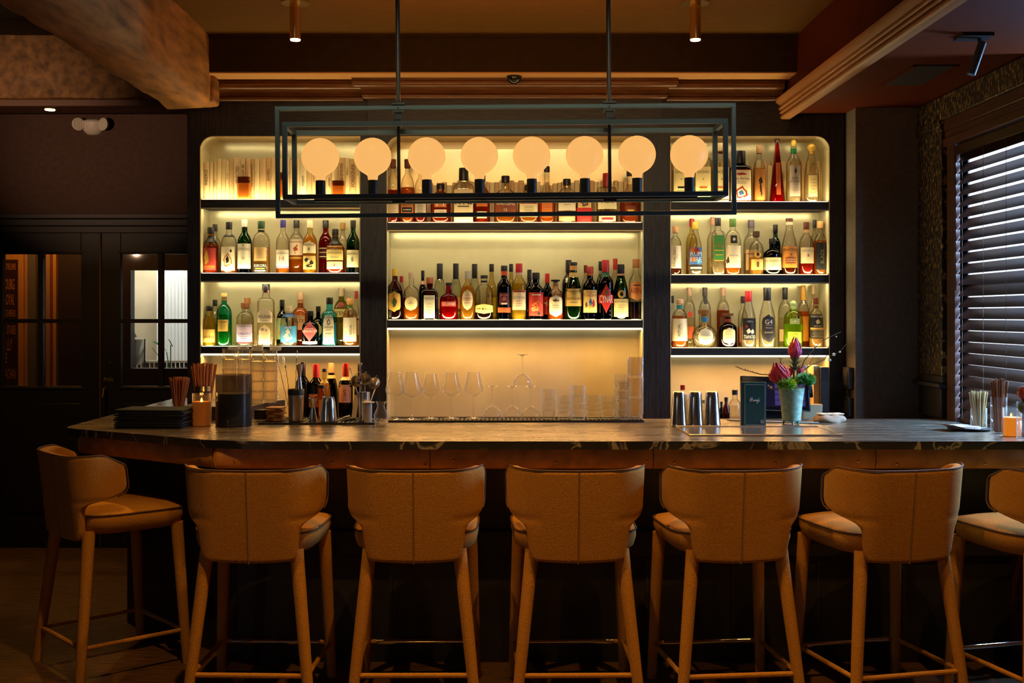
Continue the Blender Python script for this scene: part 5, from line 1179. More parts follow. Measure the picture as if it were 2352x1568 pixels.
# tumblers
def tumbler(px, y, z0, w, h, lb, cat='tumbler', flute=False, taper=.9, group='tumblers on the bar mat', name='tumbler', g=None):
    s = F / y; r_ = w / 2 / s; hh = h / s
    t = thing(name, lb, cat, (X(px, y), y, z0), 0, group)
    q = MB(); n = 48 if flute else 26
    q.lathe([(0, r_ * taper * .96), (hh * .02, r_ * taper), (hh * .25, r_ * (taper * .8 + .2)), (hh, r_)], n, cap=(True, False), flute=flute, fd=.075)
    q.lathe([(hh * .09, r_ * taper * .86), (hh * .3, r_ * .93), (hh, r_ * .955)], 26, cap=(True, False))
    q.build('glass', g or CLEAR, t, ang=60 if not flute else 20)
    if not flute:
        e = MB()
        for zz in (.28, .48, .68): e.tube([((r_ * .98) * math.cos(a * math.pi / 12), (r_ * .98) * math.sin(a * math.pi / 12), hh * zz) for a in range(24)], .0008, 4, closed=True)
        e.build('etched_ring', pm('etched', (.8, .7, .5), .5), t)
    return t
tumbler(1260, 5.94, ZM, 32, 68, 'tallest of the etched tumblers, beside the inverted glasses')
tumbler(1297, 5.94, ZM, 33, 54, 'etched tumbler left of the tall clear highball')
tumbler(1328, 5.90, ZM, 34, 78, 'tall clear highball glass with thick base', 'highball glass', name='highball_glass')
tumbler(1362, 5.94, ZM, 34, 54, 'etched tumbler directly right of the highball')
tumbler(1398, 5.94, ZM, 37, 53, 'widest etched tumbler, second right of the highball')
for i, (z_, h_) in enumerate(((0, 34), (34, 34), (68, 34))):
    tumbler(1424, 5.97, ZM + z_ / 438, 27, 34, ('bottom', 'middle', 'top')[i] + ' glass of the slim stack behind the right end', 'tumbler', name='stacked_glass', group='slim stacked glasses')
for i in range(4):
    tumbler(1433, 5.90, ZM + i * .0495, 26, 22, 'small ribbed glass, %s in the front stack at the right end' % ORD[i].replace('first', 'lowest').replace('fourth', 'topmost'), 'tumbler', True, name='stacked_glass', group='small ribbed glasses', g=RIB)
for i in range(3):
    tumbler(1459, 5.94, ZM + i * .108, 37, 47, 'tall ribbed glass, %s of the three against the stile' % ('lowest', 'middle', 'topmost')[i], 'tumbler', True, name='ribbed_glass', group='tall ribbed glass stack', g=RIB)

# raised ledge with stacked rocks glasses
led = [(-1.66, 5.98), (-1.31, 5.92), (-1.212, 6.50), (-1.66, 6.50)]
rk = thing('raised_glass_ledge', 'dark raised ledge under the stacked rocks glasses', 'ledge', (0, 0, 0))
MB().prism(led, ZT, 1.143).build('body', pm('dark_slate', (.05, .04, .032), .4, noise=(8, (1, 1, 6), .4)), rk, bevel=.002)
def rocks(px, y, k, lb):
    tumbler(px, y, 1.144 + k * .0565, 33, 27, lb, 'rocks glass', True, taper=.86, name='rocks_glass', group='stacked rocks glasses on the ledge', g=RIB)
cols = [(527, 6.36, 'first'), (561, 6.36, 'second'), (590, 6.22, 'third'), (621, 6.22, 'fourth')]
for ci, (px, y, nm) in enumerate(cols):
    for k in range(5):
        rocks(px, y, k, 'ribbed rocks glass, %s up in the %s stack on the ledge' % (ORD[k], nm))
for px, y, nm in ((537, 6.36, 'first'), (559, 6.40, 'second'), (591, 6.22, 'third'), (633, 6.24, 'fourth')):
    tumbler(px, y, 1.144 + 5 * .0565 + .002, 27, 15, 'small clear glass on top of the %s rocks glass stack' % nm, 'rocks glass', False, name='small_glass', group='small glasses topping the stacks')
t = thing('glass_carafe', 'tall clear carafe standing right of the stacked rocks glasses', 'carafe', (X(646, 6.42), 6.42, 1.144))
MB().lathe([(0, .024), (.01, .028), (.12, .024), (.19, .020), (.225, .021), (.25, .012), (.262, .012)], 24, cap=(True, False)).build('glass', CLEAR, t)
# bar-tool tray contents
YT = 5.80; zt_ = ZM
def xx(px, y=YT): return X(px, y)
sT = F / YT
t = thing('bar_spoon_tin', 'brushed steel tin with black rim holding the bar spoons', 'bar tin', (xx(680), YT, zt_))
MB().lathe([(0, .036), (.002, .038), (.135, .041)], 28, cap=(True, False)).build('tin', pm('brushed_steel', (.55, .48, .40), .25, 1), t)
MB().lathe([(.135, .0415), (.160, .043), (.165, .040), (.158, .036)], 28, cap=(False, False)).build('rim', BLACK, t)
def spoon(p0, p1, lb, top='drop'):
    t = thing('bar_spoon', lb, 'bar spoon', p0)
    d = Vector(p1) - Vector(p0); n = 26; pts = []; q = MB()
    for i in range(n + 1):
        f = i / n; a = f * 50
        pts.append(d * f + Vector((math.cos(a) * .0012, math.sin(a) * .0012, 0)))
    q.tube(pts, .0016, 6); q.build('shaft', STEEL, t)
    MB().ball(tuple(d), .005, 10, 7, sz=1.6).build('finial', STEEL, t)
zz = lambda py, y=YT: Z(py, y)
spoon((xx(668), YT, zt_ + .02), (xx(633), YT, zz(806)), 'twisted bar spoon leaning left in the tin')
spoon((xx(672), YT + .01, zt_ + .02), (xx(655), YT + .01, zz(842)), 'shorter bar spoon leaning left in the tin')
spoon((xx(676), YT, zt_ + .02), (xx(682), YT, zz(808)), 'upright twisted bar spoon in the tin')
def jigger(px, y, pb, pt_, lb, w=16):
    z0 = zz(pb, y); h = (pb - pt_) / (F / y); s_ = F / y; r_ = w / 2 / s_
    t = thing('jigger', lb, 'jigger', (X(px, y), y, z0))
    MB().lathe([(0, r_), (h * .58, r_ * .42), (h * .62, r_ * .42), (h, r_)], 22, cap=(False, False)).build('cups', STEEL, t)
    MB().lathe([(h * .585, r_ * .5), (h * .615, r_ * .5)], 22).build('waist_ring', STEEL, t)
jigger(688, YT - .008, 905, 836, 'tall steel jigger standing in the spoon tin', 17)
jigger(719, 5.76, 968.5, 914, 'steel jigger standing beside the short mixing tin', 22)
t = thing('mixing_tin', 'short polished steel mixing tin with bright rim', 'mixing tin', (xx(754, 5.77), 5.77, zt_))
MB().lathe([(0, .040), (.006, .044), (.10, .036), (.125, .030), (.128, .031)], 30, cap=(True, False)).build('tin', STEEL, t)
t = thing('strainer_tin', 'slim steel tin holding the cocktail strainers', 'bar tin', (xx(836), YT, zt_))
MB().lathe([(0, .028), (.15, .031)], 26, cap=(True, False)).build('tin', STEEL, t)
t = thing('amber_bottle', 'small glass bottle with yellow sticker between the jigger and mixing tin', 'bottle', (xx(738, 5.93), 5.93, zt_))
MB().lathe([(0, .034), (.10, .034), (.13, .02), (.16, .014)], 24).build('glass_body', glass('amberish', (.8, .55, .3), .8), t)
MB().lathe([(.16, .016), (.178, .016)], 18).build('cap', BLACK, t)
WIRE = pm('wire_mesh', (.55, .45, .33), .3, 1)
for i, (px, py, a, rr) in enumerate(((816, 880, 20, .030), (838, 876, 5, .031), (862, 885, -20, .030))):
    t = thing('fine_strainer', ('left', 'middle', 'right')[i] + ' conical steel strainer standing in the slim tin', 'strainer', (xx(px), YT - .01 + .012 * i, zz(py)))
    q = MB().lathe([(-.001, .0005), (.012, rr * .55), (.024, rr * .9), (.03, rr)], 22, cap=(False, False), M=Matrix.Rotation(R_(62 if i < 2 else -70), 4, 'X') @ Matrix.Rotation(R_(a), 4, 'Y'))
    q.build('mesh_bowl', WIRE, t)
    M_ = Matrix.Rotation(R_(62 if i < 2 else -70), 4, 'X') @ Matrix.Rotation(R_(a), 4, 'Y')
    MB().tube([M_ @ Vector((rr * math.cos(k * math.pi / 10), rr * math.sin(k * math.pi / 10), .03)) for k in range(20)], .002, 6, closed=True).build('rim', STEEL, t)
    MB().tube([(0, 0, .02), (0, 0, .047), (.006, 0, .052), (.01, 0, .045)], .0018, 6).build('hook', STEEL, t)
    MB().tube([(0, 0, -.02), (xx(836) - xx(px), .01, zt_ + .02 - zz(py))], .003, 8).build('handle', STEEL, t)
spoon((xx(832), YT + .012, zt_ + .02), (xx(829), YT + .012, zz(836)), 'forked bar spoon standing among the strainers')
spoon((xx(838), YT + .02, zt_ + .02), (xx(803), YT + .02, zz(846)), 'thin bar pick leaning left out of the strainer tin')
t = thing('dispenser_bottle', 'small white dispenser bottle with flat lid beside the strainer tin', 'dispenser', (xx(846, 5.74), 5.74, zt_))
MB().lathe([(0, .018), (.09, .019), (.10, .017)], 22, ex=3).build('body', pm('white_ceramic', (.72, .62, .48), .4), t)
MB().lathe([(.10, .033), (.103, .033), (.108, .006)], 18).build('lid', pm('white_ceramic', (.72, .62, .48), .4), t)
t = thing('menu_card', 'narrow cream card leaning behind the strainer tin', 'card', (xx(812, 5.9), 5.9, zt_))
MB().box(-.012, .012, -.002, .002, 0, .128).build('card', pm('cream_card', (.75, .58, .34), .7), t, rot=(R_(-6), R_(7), 0))
t = thing('champagne_stopper', 'steel stopper and black peeler lying on the tool tray', 'bar tool', (xx(796, 5.75), 5.75, zt_ + .008))
MB().tube([(-.03, 0, 0), (-.005, 0, .012), (.018, .0, .018)], [.008, .010, .009], 12).build('stopper', STEEL, t)
MB().tube([(-.01, -.02, .0), (.02, -.02, .008), (.05, -.015, .012)], [.006, .008, .007], 10).build('grip', BLACK, t)
t = thing('water_carafe', 'small hourglass carafe of cut glass at the tray end', 'carafe', (X(875, 5.66), 5.66, ZT))
MB().lathe([(0, .030), (.014, .031), (.018, .026), (.03, .034), (.055, .036), (.085, .022), (.10, .018), (.115, .022), (.122, .027)], 28, cap=(True, False), flute=True, fd=.05).build('glass', CLEAR, t, ang=15)
# coaster stacks
for i in range(7):
    o = MB().box(-.04, .04, -.05, .05, 0, .0085).build('coaster', pm('amber_coaster', (.42, .20, .07), .6), loc=(xx(634, 5.86) + .002 * (i % 2), 5.86, ZM + i * .010), rz=R_(8 * ((i * 37) % 3 - 1)), bevel=.001)
    tag(o, 'amber cork coaster, %s from the bottom of the square pile' % ORD[i], 'coaster', 'amber coaster pile')
for i in range(4):
    o = MB().cyl(0, 0, 0, .011, .045, 28).build('coaster', BLACK, loc=(xx(604, 5.92), 5.92, ZM + i * .013)); tag(o, 'round black coaster, %s from the bottom of the dark pile' % ORD[i], 'coaster', 'black coaster pile')

# left part of the counter
t = thing('hurricane_vase', 'large glass cylinder half filled with a grey candle', 'candle', (X(537, 5.66), 5.66, ZT))
sv = F / 5.66; rv = 41 / sv
MB().lathe([(0, rv * .98), (.002, rv), (118 / sv, rv)], 40, cap=(True, False)).build('glass_cylinder', glass('smoky_glass', (.32, .29, .25), .8, edge_sheen=.12), t)
MB().lathe([(.004, rv * .95), (75 / sv, rv * .95)], 36).build('wax', pm('grey_wax', (.17, .155, .13), .35, coat=.6), t)
t = thing('candle_glass', 'lit orange candle in a clear glass left of the large cylinder', 'candle', (X(463, 5.66), 5.66, ZT))
rc_ = 21 / sv
MB().lathe([(0, rc_), (75 / sv, rc_)], 28, cap=(True, False)).build('glass', CLEAR, t)
def wax_mat(e): return pm('orange_wax', (.55, .16, .03), .5, emit=(1, .22, .02), es=e)
MB().lathe([(.003, rc_ * .92), (56 / sv, rc_ * .92), (53 / sv, rc_ * .3)], 26, cap=(True, True)).build('wax', wax_mat(.10), t)
MB().lathe([(.0, .0045), (.006, .007), (.014, .005), (.024, .0005)], 12).build('flame', emis('flame', (1, .5, .12), 4), t, loc=(0, 0, 54 / sv))
lamp('candle_light', 'POINT', (X(463, 5.66), 5.66, ZT + .155), .12, (1, .45, .1), radius=.01)
# straw jars
def straws(px, y, top, n_, spread, jar_r, jar_h, colr, lb, grp, z0=ZT, thick=.0036, jar_label='', seed=1, extra=None, lo=.02):
    r = random.Random(seed); s_ = F / y
    t = thing('straw_jar', jar_label, 'jar', (X(px, y), y, z0))
    MB().lathe([(0, jar_r * .95), (.003, jar_r), (jar_h, jar_r)], 28, cap=(True, False)).build('glass', CLEAR, t)
    if extra: extra(t, jar_r, jar_h)
    h = Z(top, y) - z0 - .006; m = pm('paper_straw', colr, .6); o0 = None
    me = None
    for i in range(n_):
        a = r.uniform(0, 2 * math.pi); q = math.sqrt((i + .5) / n_)
        bx, by = math.cos(a) * q * jar_r * .55, math.sin(a) * q * jar_r * .55
        tx, ty = math.cos(a) * q * spread + r.uniform(-.003, .003), math.sin(a) * q * spread * .6
        if me is None:
            o = MB().tube([(0, 0, 0), (0, 0, h)], thick, 7).build('drinking_straw', m); me = o
        else:
            o = me.copy(); sc.collection.objects.link(o)
        d = Vector((tx - bx, ty - by, h)); o.rotation_euler = d.to_track_quat('Z', 'Y').to_euler()
        o.location = (X(px, y) + bx, y + by, z0 + .006)
        k = (h + r.uniform(-.012, .004)) / h; o.scale = (1, 1, k)
        tag(o, lb, 'straw', grp)
straws(410, 6.2, 866, 64, .066, .036, .085, (.42, .13, .05), 'reddish brown straw standing in the leftmost glass jar', 'straws in the leftmost jar', jar_label='clear glass jar of reddish straws, leftmost on the counter', seed=3)
def rim_(t, jr, jh):
    MB().lathe([(jh - .004, jr + .001), (jh + .022, jr + .001)], 28, cap=(False, False)).build('gold_rim', BRASS, t)
    MB().lathe([(jh - .022, jr + .0012), (jh - .005, jr + .0012)], 28, cap=(False, False)).build('black_band', BLACK, t)
straws(468, 5.86, 834, 50, .068, .040, .165, (.48, .17, .06), 'brown straw fanning out of the gold-rimmed jar', 'straws in the gold-rimmed jar', jar_label='straw jar with gold rim and black band behind the candle', seed=5, extra=rim_, thick=.0038)
straws(2248, 5.45, 898, 50, .046, .037, .094, (.55, .38, .16), 'straw-coloured straw in the jar on the napkin plate', 'straws in the jar by the blind', jar_label='glass jar of pale straws standing on the napkin plate', seed=8, z0=ZT + .012)
straws(2294, 5.30, 870, 46, .044, .036, .17, (.26, .11, .045), 'dark brown straw in the tall jar at the right', 'straws in the tall right jar', jar_label='tall glass jar of dark straws right of the pale ones', seed=9, thick=.003)
# second candle at the right, plate with napkins, fruit
yc = 5.17; sv2 = F / yc
t = thing('candle_glass', 'lit orange candle in a clear glass at the right edge', 'candle', (X(2325, yc), yc, ZT))
MB().lathe([(0, 20 / sv2), (66 / sv2, 20 / sv2)], 28, cap=(True, False)).build('glass', CLEAR, t)
MB().lathe([(.003, 18.8 / sv2), (44 / sv2, 18.8 / sv2)], 26).build('wax', pm('orange_wax_lit', (.75, .28, .03), .5, emit=(1, .27, .01), es=.55), t)
MB().lathe([(.0, .0035), (.006, .005), (.013, .0035), (.02, .0005)], 12).build('flame', emis('flame', (1, .5, .12), 4), t, loc=(-.005, 0, 44 / sv2))
yp = 5.45
t = thing('napkin_plate', 'dark oval plate carrying paper napkins near the blind', 'plate', (X(2228, yp), yp, ZT))
MB().lathe([(0, .06), (.003, .085), (.008, .105), (.010, .105), (.006, .08)], 36, sy=.9).build('plate', BLACK, t)
for i in range(5):
    V_ = []; g = 6; r = random.Random(i)
    for a in range(g + 1):
        for b_ in range(g + 1):
            u, v = a / g - .5, b_ / g - .5
            V_.append((u * .16, v * .12, .0022 * i + .012 * max(0, (-u - .25)) * 4 + r.uniform(0, .0015)))
    q = MB().add(V_, [(a*(g+1)+b_, (a+1)*(g+1)+b_, (a+1)*(g+1)+b_+1, a*(g+1)+b_+1) for a in range(g) for b_ in range(g)])
    o = q.build('paper_napkin', pm('napkin_paper', (.55, .42, .36) if i < 4 else (.8, .78, .78), .8), loc=(X(2205 - i * 2, yp), yp - .01, ZT + .0125), rz=R_(-14 + 9 * i))
    m_ = o.modifiers.new('s', 'SOLIDIFY'); m_.thickness = .0012
    tag(o, 'folded paper napkin on the dark plate, %s from the bottom' % ORD[i], 'napkin', 'napkins on the plate')
yf = 5.07
t = thing('fruit_jar', 'clear glass jar under the fruit, cut off by the right edge', 'jar', (X(2354, yf), yf, ZT))
MB().lathe([(0, .032), (.004, .034), (.165, .034)], 28, cap=(True, False)).build('glass', CLEAR, t)
o = MB().ball((0, 0, 0), .034, 20, 14).build('red_apple', pm('apple', (.32, .04, .02), .25), loc=(X(2354, yf), yf, Z(903, yf))); tag(o, 'red apple at the right edge above the candle', 'apple')
o = MB().ball((0, 0, 0), .031, 20, 14).build('lime', pm('lime_skin', (.06, .09, .015), .3), loc=(X(2354, yf), yf, Z(935, yf))); tag(o, 'green lime at the right edge under the red apple', 'lime')
# pile of dark menus on the left
MENU = pm('dark_green_cover', (.008, .014, .010), .6)
for i in range(8):
    r = random.Random(40 + i); Yq = 5.56
    o = MB().box(-.17, .17, -.11, .11, 0, .0085).build('menu_folder', MENU, loc=(X(352, Yq) + r.uniform(-.008, .008), Yq + .06 + r.uniform(-.006, .006), ZT + .0005 + i * .0118), rz=R_(r.uniform(-3, 2) - 4), bevel=.001)
    tag(o, 'dark green menu folder, %s from the bottom of the pile' % ORD[i], 'menu', 'pile of menu folders')

# shaker tins, standing menu
for i, px in enumerate((1559, 1597, 1635)):
    y = 5.64; s_ = F / y
    t = thing('shaker_tin', ('left', 'middle', 'right')[i] + ' polished steel shaker tin, one of three upside down by the menu', 'shaker tin', (X(px, y), y, ZT), 0, 'upside-down shaker tins')
    MB().lathe([(0, 20 / s_), (.004, 20.4 / s_), (.016, 19.6 / s_), (.018, 19.2 / s_), (.14, 15 / s_), (.168, 14 / s_), (.172, 13 / s_)], 40).build('tin', STEEL, t)
ym = 5.60; sm = F / ym
t = thing('standing_menu', 'dark teal menu card with white script and thin border', 'menu', (X(1731, ym), ym, ZT))
mw, mh = 28.5 / sm, 103 / sm
MB().box(-mw, mw, 0, .012, .0005, mh).build('cover', pm('teal_cover', (.012, .075, .072), .45), t, bevel=.0015)
MB().box(-mw - .001, -mw + .010, -.001, .014, .0005, mh + .001).build('spine', pm('dark_teal', (.006, .03, .03), .5), t)
q = MB(); bx0, bx1, bz0, bz1 = -mw + .017, mw - .006, .010, mh - .012; lw = .0009
q.box(bx0, bx1, -.0009, 0, bz0, bz0 + lw * 2).box(bx0, bx1, -.0009, 0, bz1 - lw * 2, bz1).box(bx0, bx0 + lw * 2, -.0009, 0, bz0, bz1).box(bx1 - lw * 2, bx1, -.0009, 0, bz0, bz1)
q.build('border_line', pm('pale_line', (.5, .6, .55), .5), t)
# hand-written script, drawn as strokes
strokes = [[(0, .45), (.25, .52), (.8, .6)], [(.28, 1.0), (.2, .5), (.1, 0)], [(.62, 1.12), (.52, .6), (.42, .05)],
           [(1.0, .42), (.85, .42), (.78, .2), (.88, .1), (1.0, .38), (1.02, .12), (1.12, .16)], [(1.12, .14), (1.2, .5), (1.3, .42), (1.38, .42), (1.32, .12)], [(1.34, .14), (1.5, .5), (1.58, .42), (1.66, .42), (1.6, .12)],
           [(1.7, .5), (1.7, .2), (1.82, .14), (1.94, .5)], [(1.94, .5), (1.86, -.1), (1.72, -.35), (1.62, -.25)], [(2.12, .85), (2.08, .68)], [(2.3, .46), (2.14, .42), (2.26, .25), (2.2, .1), (2.08, .14)]]
q = MB(); k = .0215
for s_ in strokes: q.tube([((a - 1.15) * k + .004, 0, b_ * k) for a, b_ in s_], .0016, 6)
q.build('script_lettering', pm('white_ink', (.85, .85, .82), .5), t, loc=(0, -.0005, mh * .56))
MB().cyl(0, 0, 0, .0012, .0095, 20).build('crest', pm('grey_badge', (.42, .45, .45), .5), t, loc=(mw - .019, 0, .026), rot=(R_(90), 0, 0))
MB().box(-.0007, .0007, 0, .0014, -.006, .006).box(-.004, .004, 0, .0014, .001, .0022).box(-.003, .003, 0, .0014, -.004, -.003).build('crest_mark', pm('badge_ink', (.1, .14, .14), .5), t, loc=(mw - .019, -.0016, .026))
# metal tray inset at the right
t = thing('serving_tray', 'flat rimmed mirror-like tray lying on the bar before the menu', 'tray', (0, 0, ZT))
x0, x1, y0, y1 = .885, 1.584, 5.18, 5.58
MB().box(x0, x1, y0, y1, .0005, .003).build('plate', pm('tray_plate', (.55, .5, .42), .22, .9, noise=(30, (1, 1, 1), .15)), t)
MB().tube([(x0, y0, .004), (x1, y0, .004), (x1, y1, .004), (x0, y1, .004)], .004, 6, closed=True).build('rim', pm('tray_rim', (.6, .5, .38), .3, .8), t)
# vase with proteas
yv = 5.74; s_ = F / yv
vx = X(1818, yv)
t = thing('ceramic_vase', 'mint green footed ceramic vase tapering to its base', 'vase', (vx, yv, ZT))
MINT = pm('mint_glaze', (.46, .70, .52), .28, noise=(45, (1, 1, 1.4), .22), bump=.35, coat=.5)
q = MB(); n = 40; pf = [(.016, 18/s_), (.022, 21/s_), (.06, 22.5/s_), (.12, 25.5/s_), (.185, 29.5/s_), (.186, 28.5/s_), (.12, 24/s_)]
q.lathe(pf, n, cap=(True, False)); 
o = q.build('body', MINT, t)
for a in (-95, 25, 145):
    fx_, fy_ = math.cos(R_(a)) * 17/s_, math.sin(R_(a)) * 17/s_
    MB().tube([(fx_ * .9, fy_ * .9, .026), (fx_ * 1.1, fy_ * 1.1, .012), (fx_ * 1.15, fy_ * 1.15, .001)], [.011, .007, .004], 10).build('foot', MINT, t)
PET = pm('protea_petal', (.62, .05, .13), .5, noise=(30, (1, 1, .3), .4)); PET2 = pm('protea_petal_red', (.72, .07, .09), .5, noise=(30, (1, 1, .3), .4))
BRACT = pm('green_bract', (.10, .13, .05), .5, noise=(20, (1, 1, 1), .4))
def petal(q, base, dirv, out, L_, w_, mat, curl=.25):
    dirv = Vector(dirv).normalized(); out = Vector(out).normalized(); side = dirv.cross(out).normalized()
    V_ = []; n = 6
    for i in range(n + 1):
        f = i / n; c = Vector(base) + dirv * L_ * f + out * (math.sin(math.pi * f) * L_ * curl)
        ww = w_ * math.sin(math.pi * min(f * .8 + .15, .98)) + .0004
        V_ += [c - side * ww, c + out * ww * .35, c + side * ww]
    fs = []
    for i in range(n): fs += [(3*i, 3*i+1, 3*i+4, 3*i+3), (3*i+1, 3*i+2, 3*i+5, 3*i+4)]
    q.add(V_, fs, mat)
def protea(px, py, y, R0, L_, axis, spread, mats, lb, stem_to, open_=.3, rows=4, bract_rows=2):
    c = Vector((X(px, y), y, Z(py, y))); t = thing('protea_flower', lb, 'flower', tuple(c))
    ax = Vector(axis).normalized(); a1 = ax.orthogonal().normalized(); a2 = ax.cross(a1)
    q = MB()
    for r_ in range(rows):
        n = 14 - 2 * r_; rad = R0 * (1 - .20 * r_); 
        for k in range(n):
            a = 2 * math.pi * (k + .5 * (r_ % 2)) / n; o_ = a1 * math.cos(a) + a2 * math.sin(a)
            petal(q, ax * (-L_ * .5 + .004 * r_) + o_ * rad * .42, ax + o_ * open_ * (1.25 - .38 * r_), o_, L_ * (.70 + .13 * r_) * (1 + .08 * math.sin(5 * k + r_)), R0 * .20, 0, curl=.20)
    q.build('petals', mats, t)
    if bract_rows:
        q = MB()
        for r_ in range(bract_rows):
            n = 12
            for k in range(n):
                a = 2 * math.pi * (k + .5 * (r_ % 2)) / n; o_ = a1 * math.cos(a) + a2 * math.sin(a)
                petal(q, ax * (-L_ * (.62 + .22 * r_)) + o_ * .006, ax + o_ * (.55 + .2 * r_), o_, L_ * .55, .0042, 0, curl=-.12)
        q.build('bracts', BRACT, t)
    e = Vector(stem_to) - c
    MB().tube([tuple(ax * -L_ * .5), tuple(ax * -L_ * .8 + e * .3), tuple(e)], [.008, .006, .005], 8).build('stem', pm('stem_green', (.22, .20, .07), .6), t)
vb = (vx, yv, ZT + .08)
protea(1826, 803, 5.74, .038, .082, (.0, -.05, 1), 0, PET, 'tall magenta protea bloom standing above the vase', vb, open_=.16, bract_rows=4)
protea(1790, 860, 5.70, .046, .088, (-.35, -.35, .8), 0, PET2, 'open red protea bloom leaning left out of the vase', vb, open_=.50)
protea(1814, 851, 5.76, .016, .05, (-.05, 0, 1), 0, PET2, 'small closed red protea bud between the two blooms', vb, open_=.12, rows=2, bract_rows=0)
protea(1838, 850, 5.76, .016, .05, (.5, 0, .9), 0, PET2, 'small pinkish protea bud right of the tall bloom', vb, open_=.15, rows=2, bract_rows=1)
def puff(px, py, y, rr, colr, lb, seed):
    c = (X(px, y), y, Z(py, y)); t = thing('green_pompom_flower', lb, 'flower', c); r = random.Random(seed); q = MB()
    for i in range(520):
        a = r.uniform(0, 2*math.pi); z = r.uniform(-.75, 1); k = math.sqrt(max(0, 1 - z*z)); d = Vector((k*math.cos(a)*1.15, k*math.sin(a), z*.85)); L_ = rr * r.uniform(.82, 1.08)
        s1 = d.orthogonal().normalized() * .0016; tip = d * L_; 
        q.add([d * L_ * .35 + s1, d * L_ * .35 - s1, tip - s1 * 1.3 + Vector((0, 0, r.uniform(-.003, .003))), tip + s1 * 1.3], [(0, 1, 2, 3)])
    q.ball((0, 0, 0), rr * .5, 10, 7); q.build('florets', pm('pompom', colr, .6, noise=(60, (1, 1, 1), .4)), t)
    MB().tube([(0, 0, -rr * .3), (vx - c[0], yv - c[1], ZT + .1 - c[2])], .003, 6).build('stem', BRACT, t)
puff(1806, 882, 5.67, .044, (.28, .50, .04), 'light green fluffy flower head at the left of the vase rim', 1)
puff(1850, 872, 5.70, .046, (.07, .32, .06), 'dark green fluffy flower head at the right of the vase rim', 2)
TWIG = pm('twig', (.09, .05, .03), .8); BUD = pm('white_bud', (.75, .65, .55), .6)
def branch(pts, lb, buds, subs=()):
    y = 5.75; t = thing('blossom_branch', lb, 'branch', (0, 0, 0))
    P = [(X(a, y), y + .01 * i, Z(b_, y)) for i, (a, b_) in enumerate(pts)]
    n = len(P); q = MB().tube(P, [.0030 * (1 - .5 * i / n) for i in range(n)], 6)
    for s2 in subs: q.tube([(X(a, y), y + .01, Z(b_, y)) for a, b_ in s2], .0014, 5)
    r = random.Random(len(pts))
    for i in range(n - 1):
        for k in (.3, .7):
            p_ = Vector(P[i]).lerp(Vector(P[i+1]), k); q.ball(tuple(p_ + Vector((r.uniform(-.003, .003), 0, r.uniform(.001, .005)))), .0022, 6, 4)
    q.build('twig', TWIG, t)
    for a, b_, rr in buds:
        q = MB()
        for k in range(5): q.ball((math.cos(k * 1.256) * rr * .6, -.002, math.sin(k * 1.256) * rr * .6), rr * .55, 8, 6)
        q.build('blossom', BUD, t, loc=(X(a, y), y + .01, Z(b_, y)))
branch([(1822, 900), (1838, 858), (1850, 828), (1870, 806), (1890, 785), (1915, 773), (1940, 762)], 'twig rising steeply right from the vase past the shelf end', [(1922, 773, .004)], [[(1870, 806), (1874, 790), (1886, 780)]])
branch([(1824, 900), (1845, 852), (1866, 838), (1885, 832), (1900, 826), (1906, 815)], 'blossoming twig reaching right with white buds at its tip', [(1907, 827, .007), (1916, 814, .008), (1930, 808, .005), (1850, 842, .008)], [[(1900, 826), (1915, 815), (1932, 806), (1945, 790)], [(1858, 845), (1866, 825), (1872, 815)], [(1853, 848), (1854, 862)]])
branch([(1815, 905), (1785, 862), (1750, 860), (1725, 853), (1712, 850), (1694, 842)], 'bare twig reaching left over the dark screen', [], [[(1712, 850), (1713, 846)]])
branch([(1815, 905), (1793, 896), (1776, 895), (1768, 893)], 'short twig with white berries hanging before the screen', [(1772, 890, .007), (1766, 886, .005)])
branch([(1818, 900), (1796, 850), (1795, 832), (1797, 824)], 'leafy sprig rising behind the red bloom', [], [[(1797, 824), (1788, 821)], [(1796, 835), (1801, 833)]])
# things behind: payment terminal
yt = 6.30; st_ = F / yt
t = thing('point_of_sale_terminal', 'black touchscreen terminal with purple buttons behind the vase', 'touchscreen', (X(1781, yt), yt, 1.02))
zc = Z(903, yt) - 1.02; hw_ = 80 / st_; hh = 40 / st_
M_ = Matrix.Translation((0, 0, zc)) @ Matrix.Rotation(R_(2.0), 4, 'Y') @ Matrix.Rotation(R_(-16), 4, 'X')
MB().box(-hw_, hw_, 0, .02, -hh, hh, 0, M_).build('bezel', pm('gloss_black', (.006, .006, .008), .12), t, bevel=.008)
MB().box(-hw_ + .004, hw_ - .004, -.004, .0, -hh - .003, -hh + .002, 0, M_).build('silver_edge', STEEL, t)
MB().box(-hw_ * .88, hw_ * .88, -.0015, 0, -hh * .78, hh * .62, 0, M_).build('screen', pm('dark_screen', (.004, .004, .008), .1, emit=(.02, .015, .05), es=.3), t)
q = MB()
for i in range(7):
    for j in range(5):
        u0 = -hw_ * .02 + i * .034; v0 = -hh * .70 + j * .032
        if u0 > hw_ * .8 or u0 < -hw_ * .05: continue
        q.box(u0, u0 + .031, -.0022, -.0015, v0, v0 + .028, 0, M_)
q.build('screen_button', emis('purple_ui', (.10, .07, .30), .55), t)
MB().box(-.10, .10, .05, .16, 0, .03).box(-.05, .05, .04, .08, .02, zc).build('stand', BLACK, t, bevel=.004)
t = thing('card_reader', 'black card reader clipped beside the terminal screen', 'card reader', (X(1858, 6.32), 6.32, Z(895, 6.32)))
MB().box(-.022, .022, 0, .03, -.045, .05).build('body', pm('gloss_black', (.006, .006, .008), .12), t, bevel=.006, rot=(0, R_(-5), 0))
MB().box(-.012, .012, -.001, 0, -.02, .03).build('keypad', pm('dark_grey', (.03, .03, .03), .5), t)
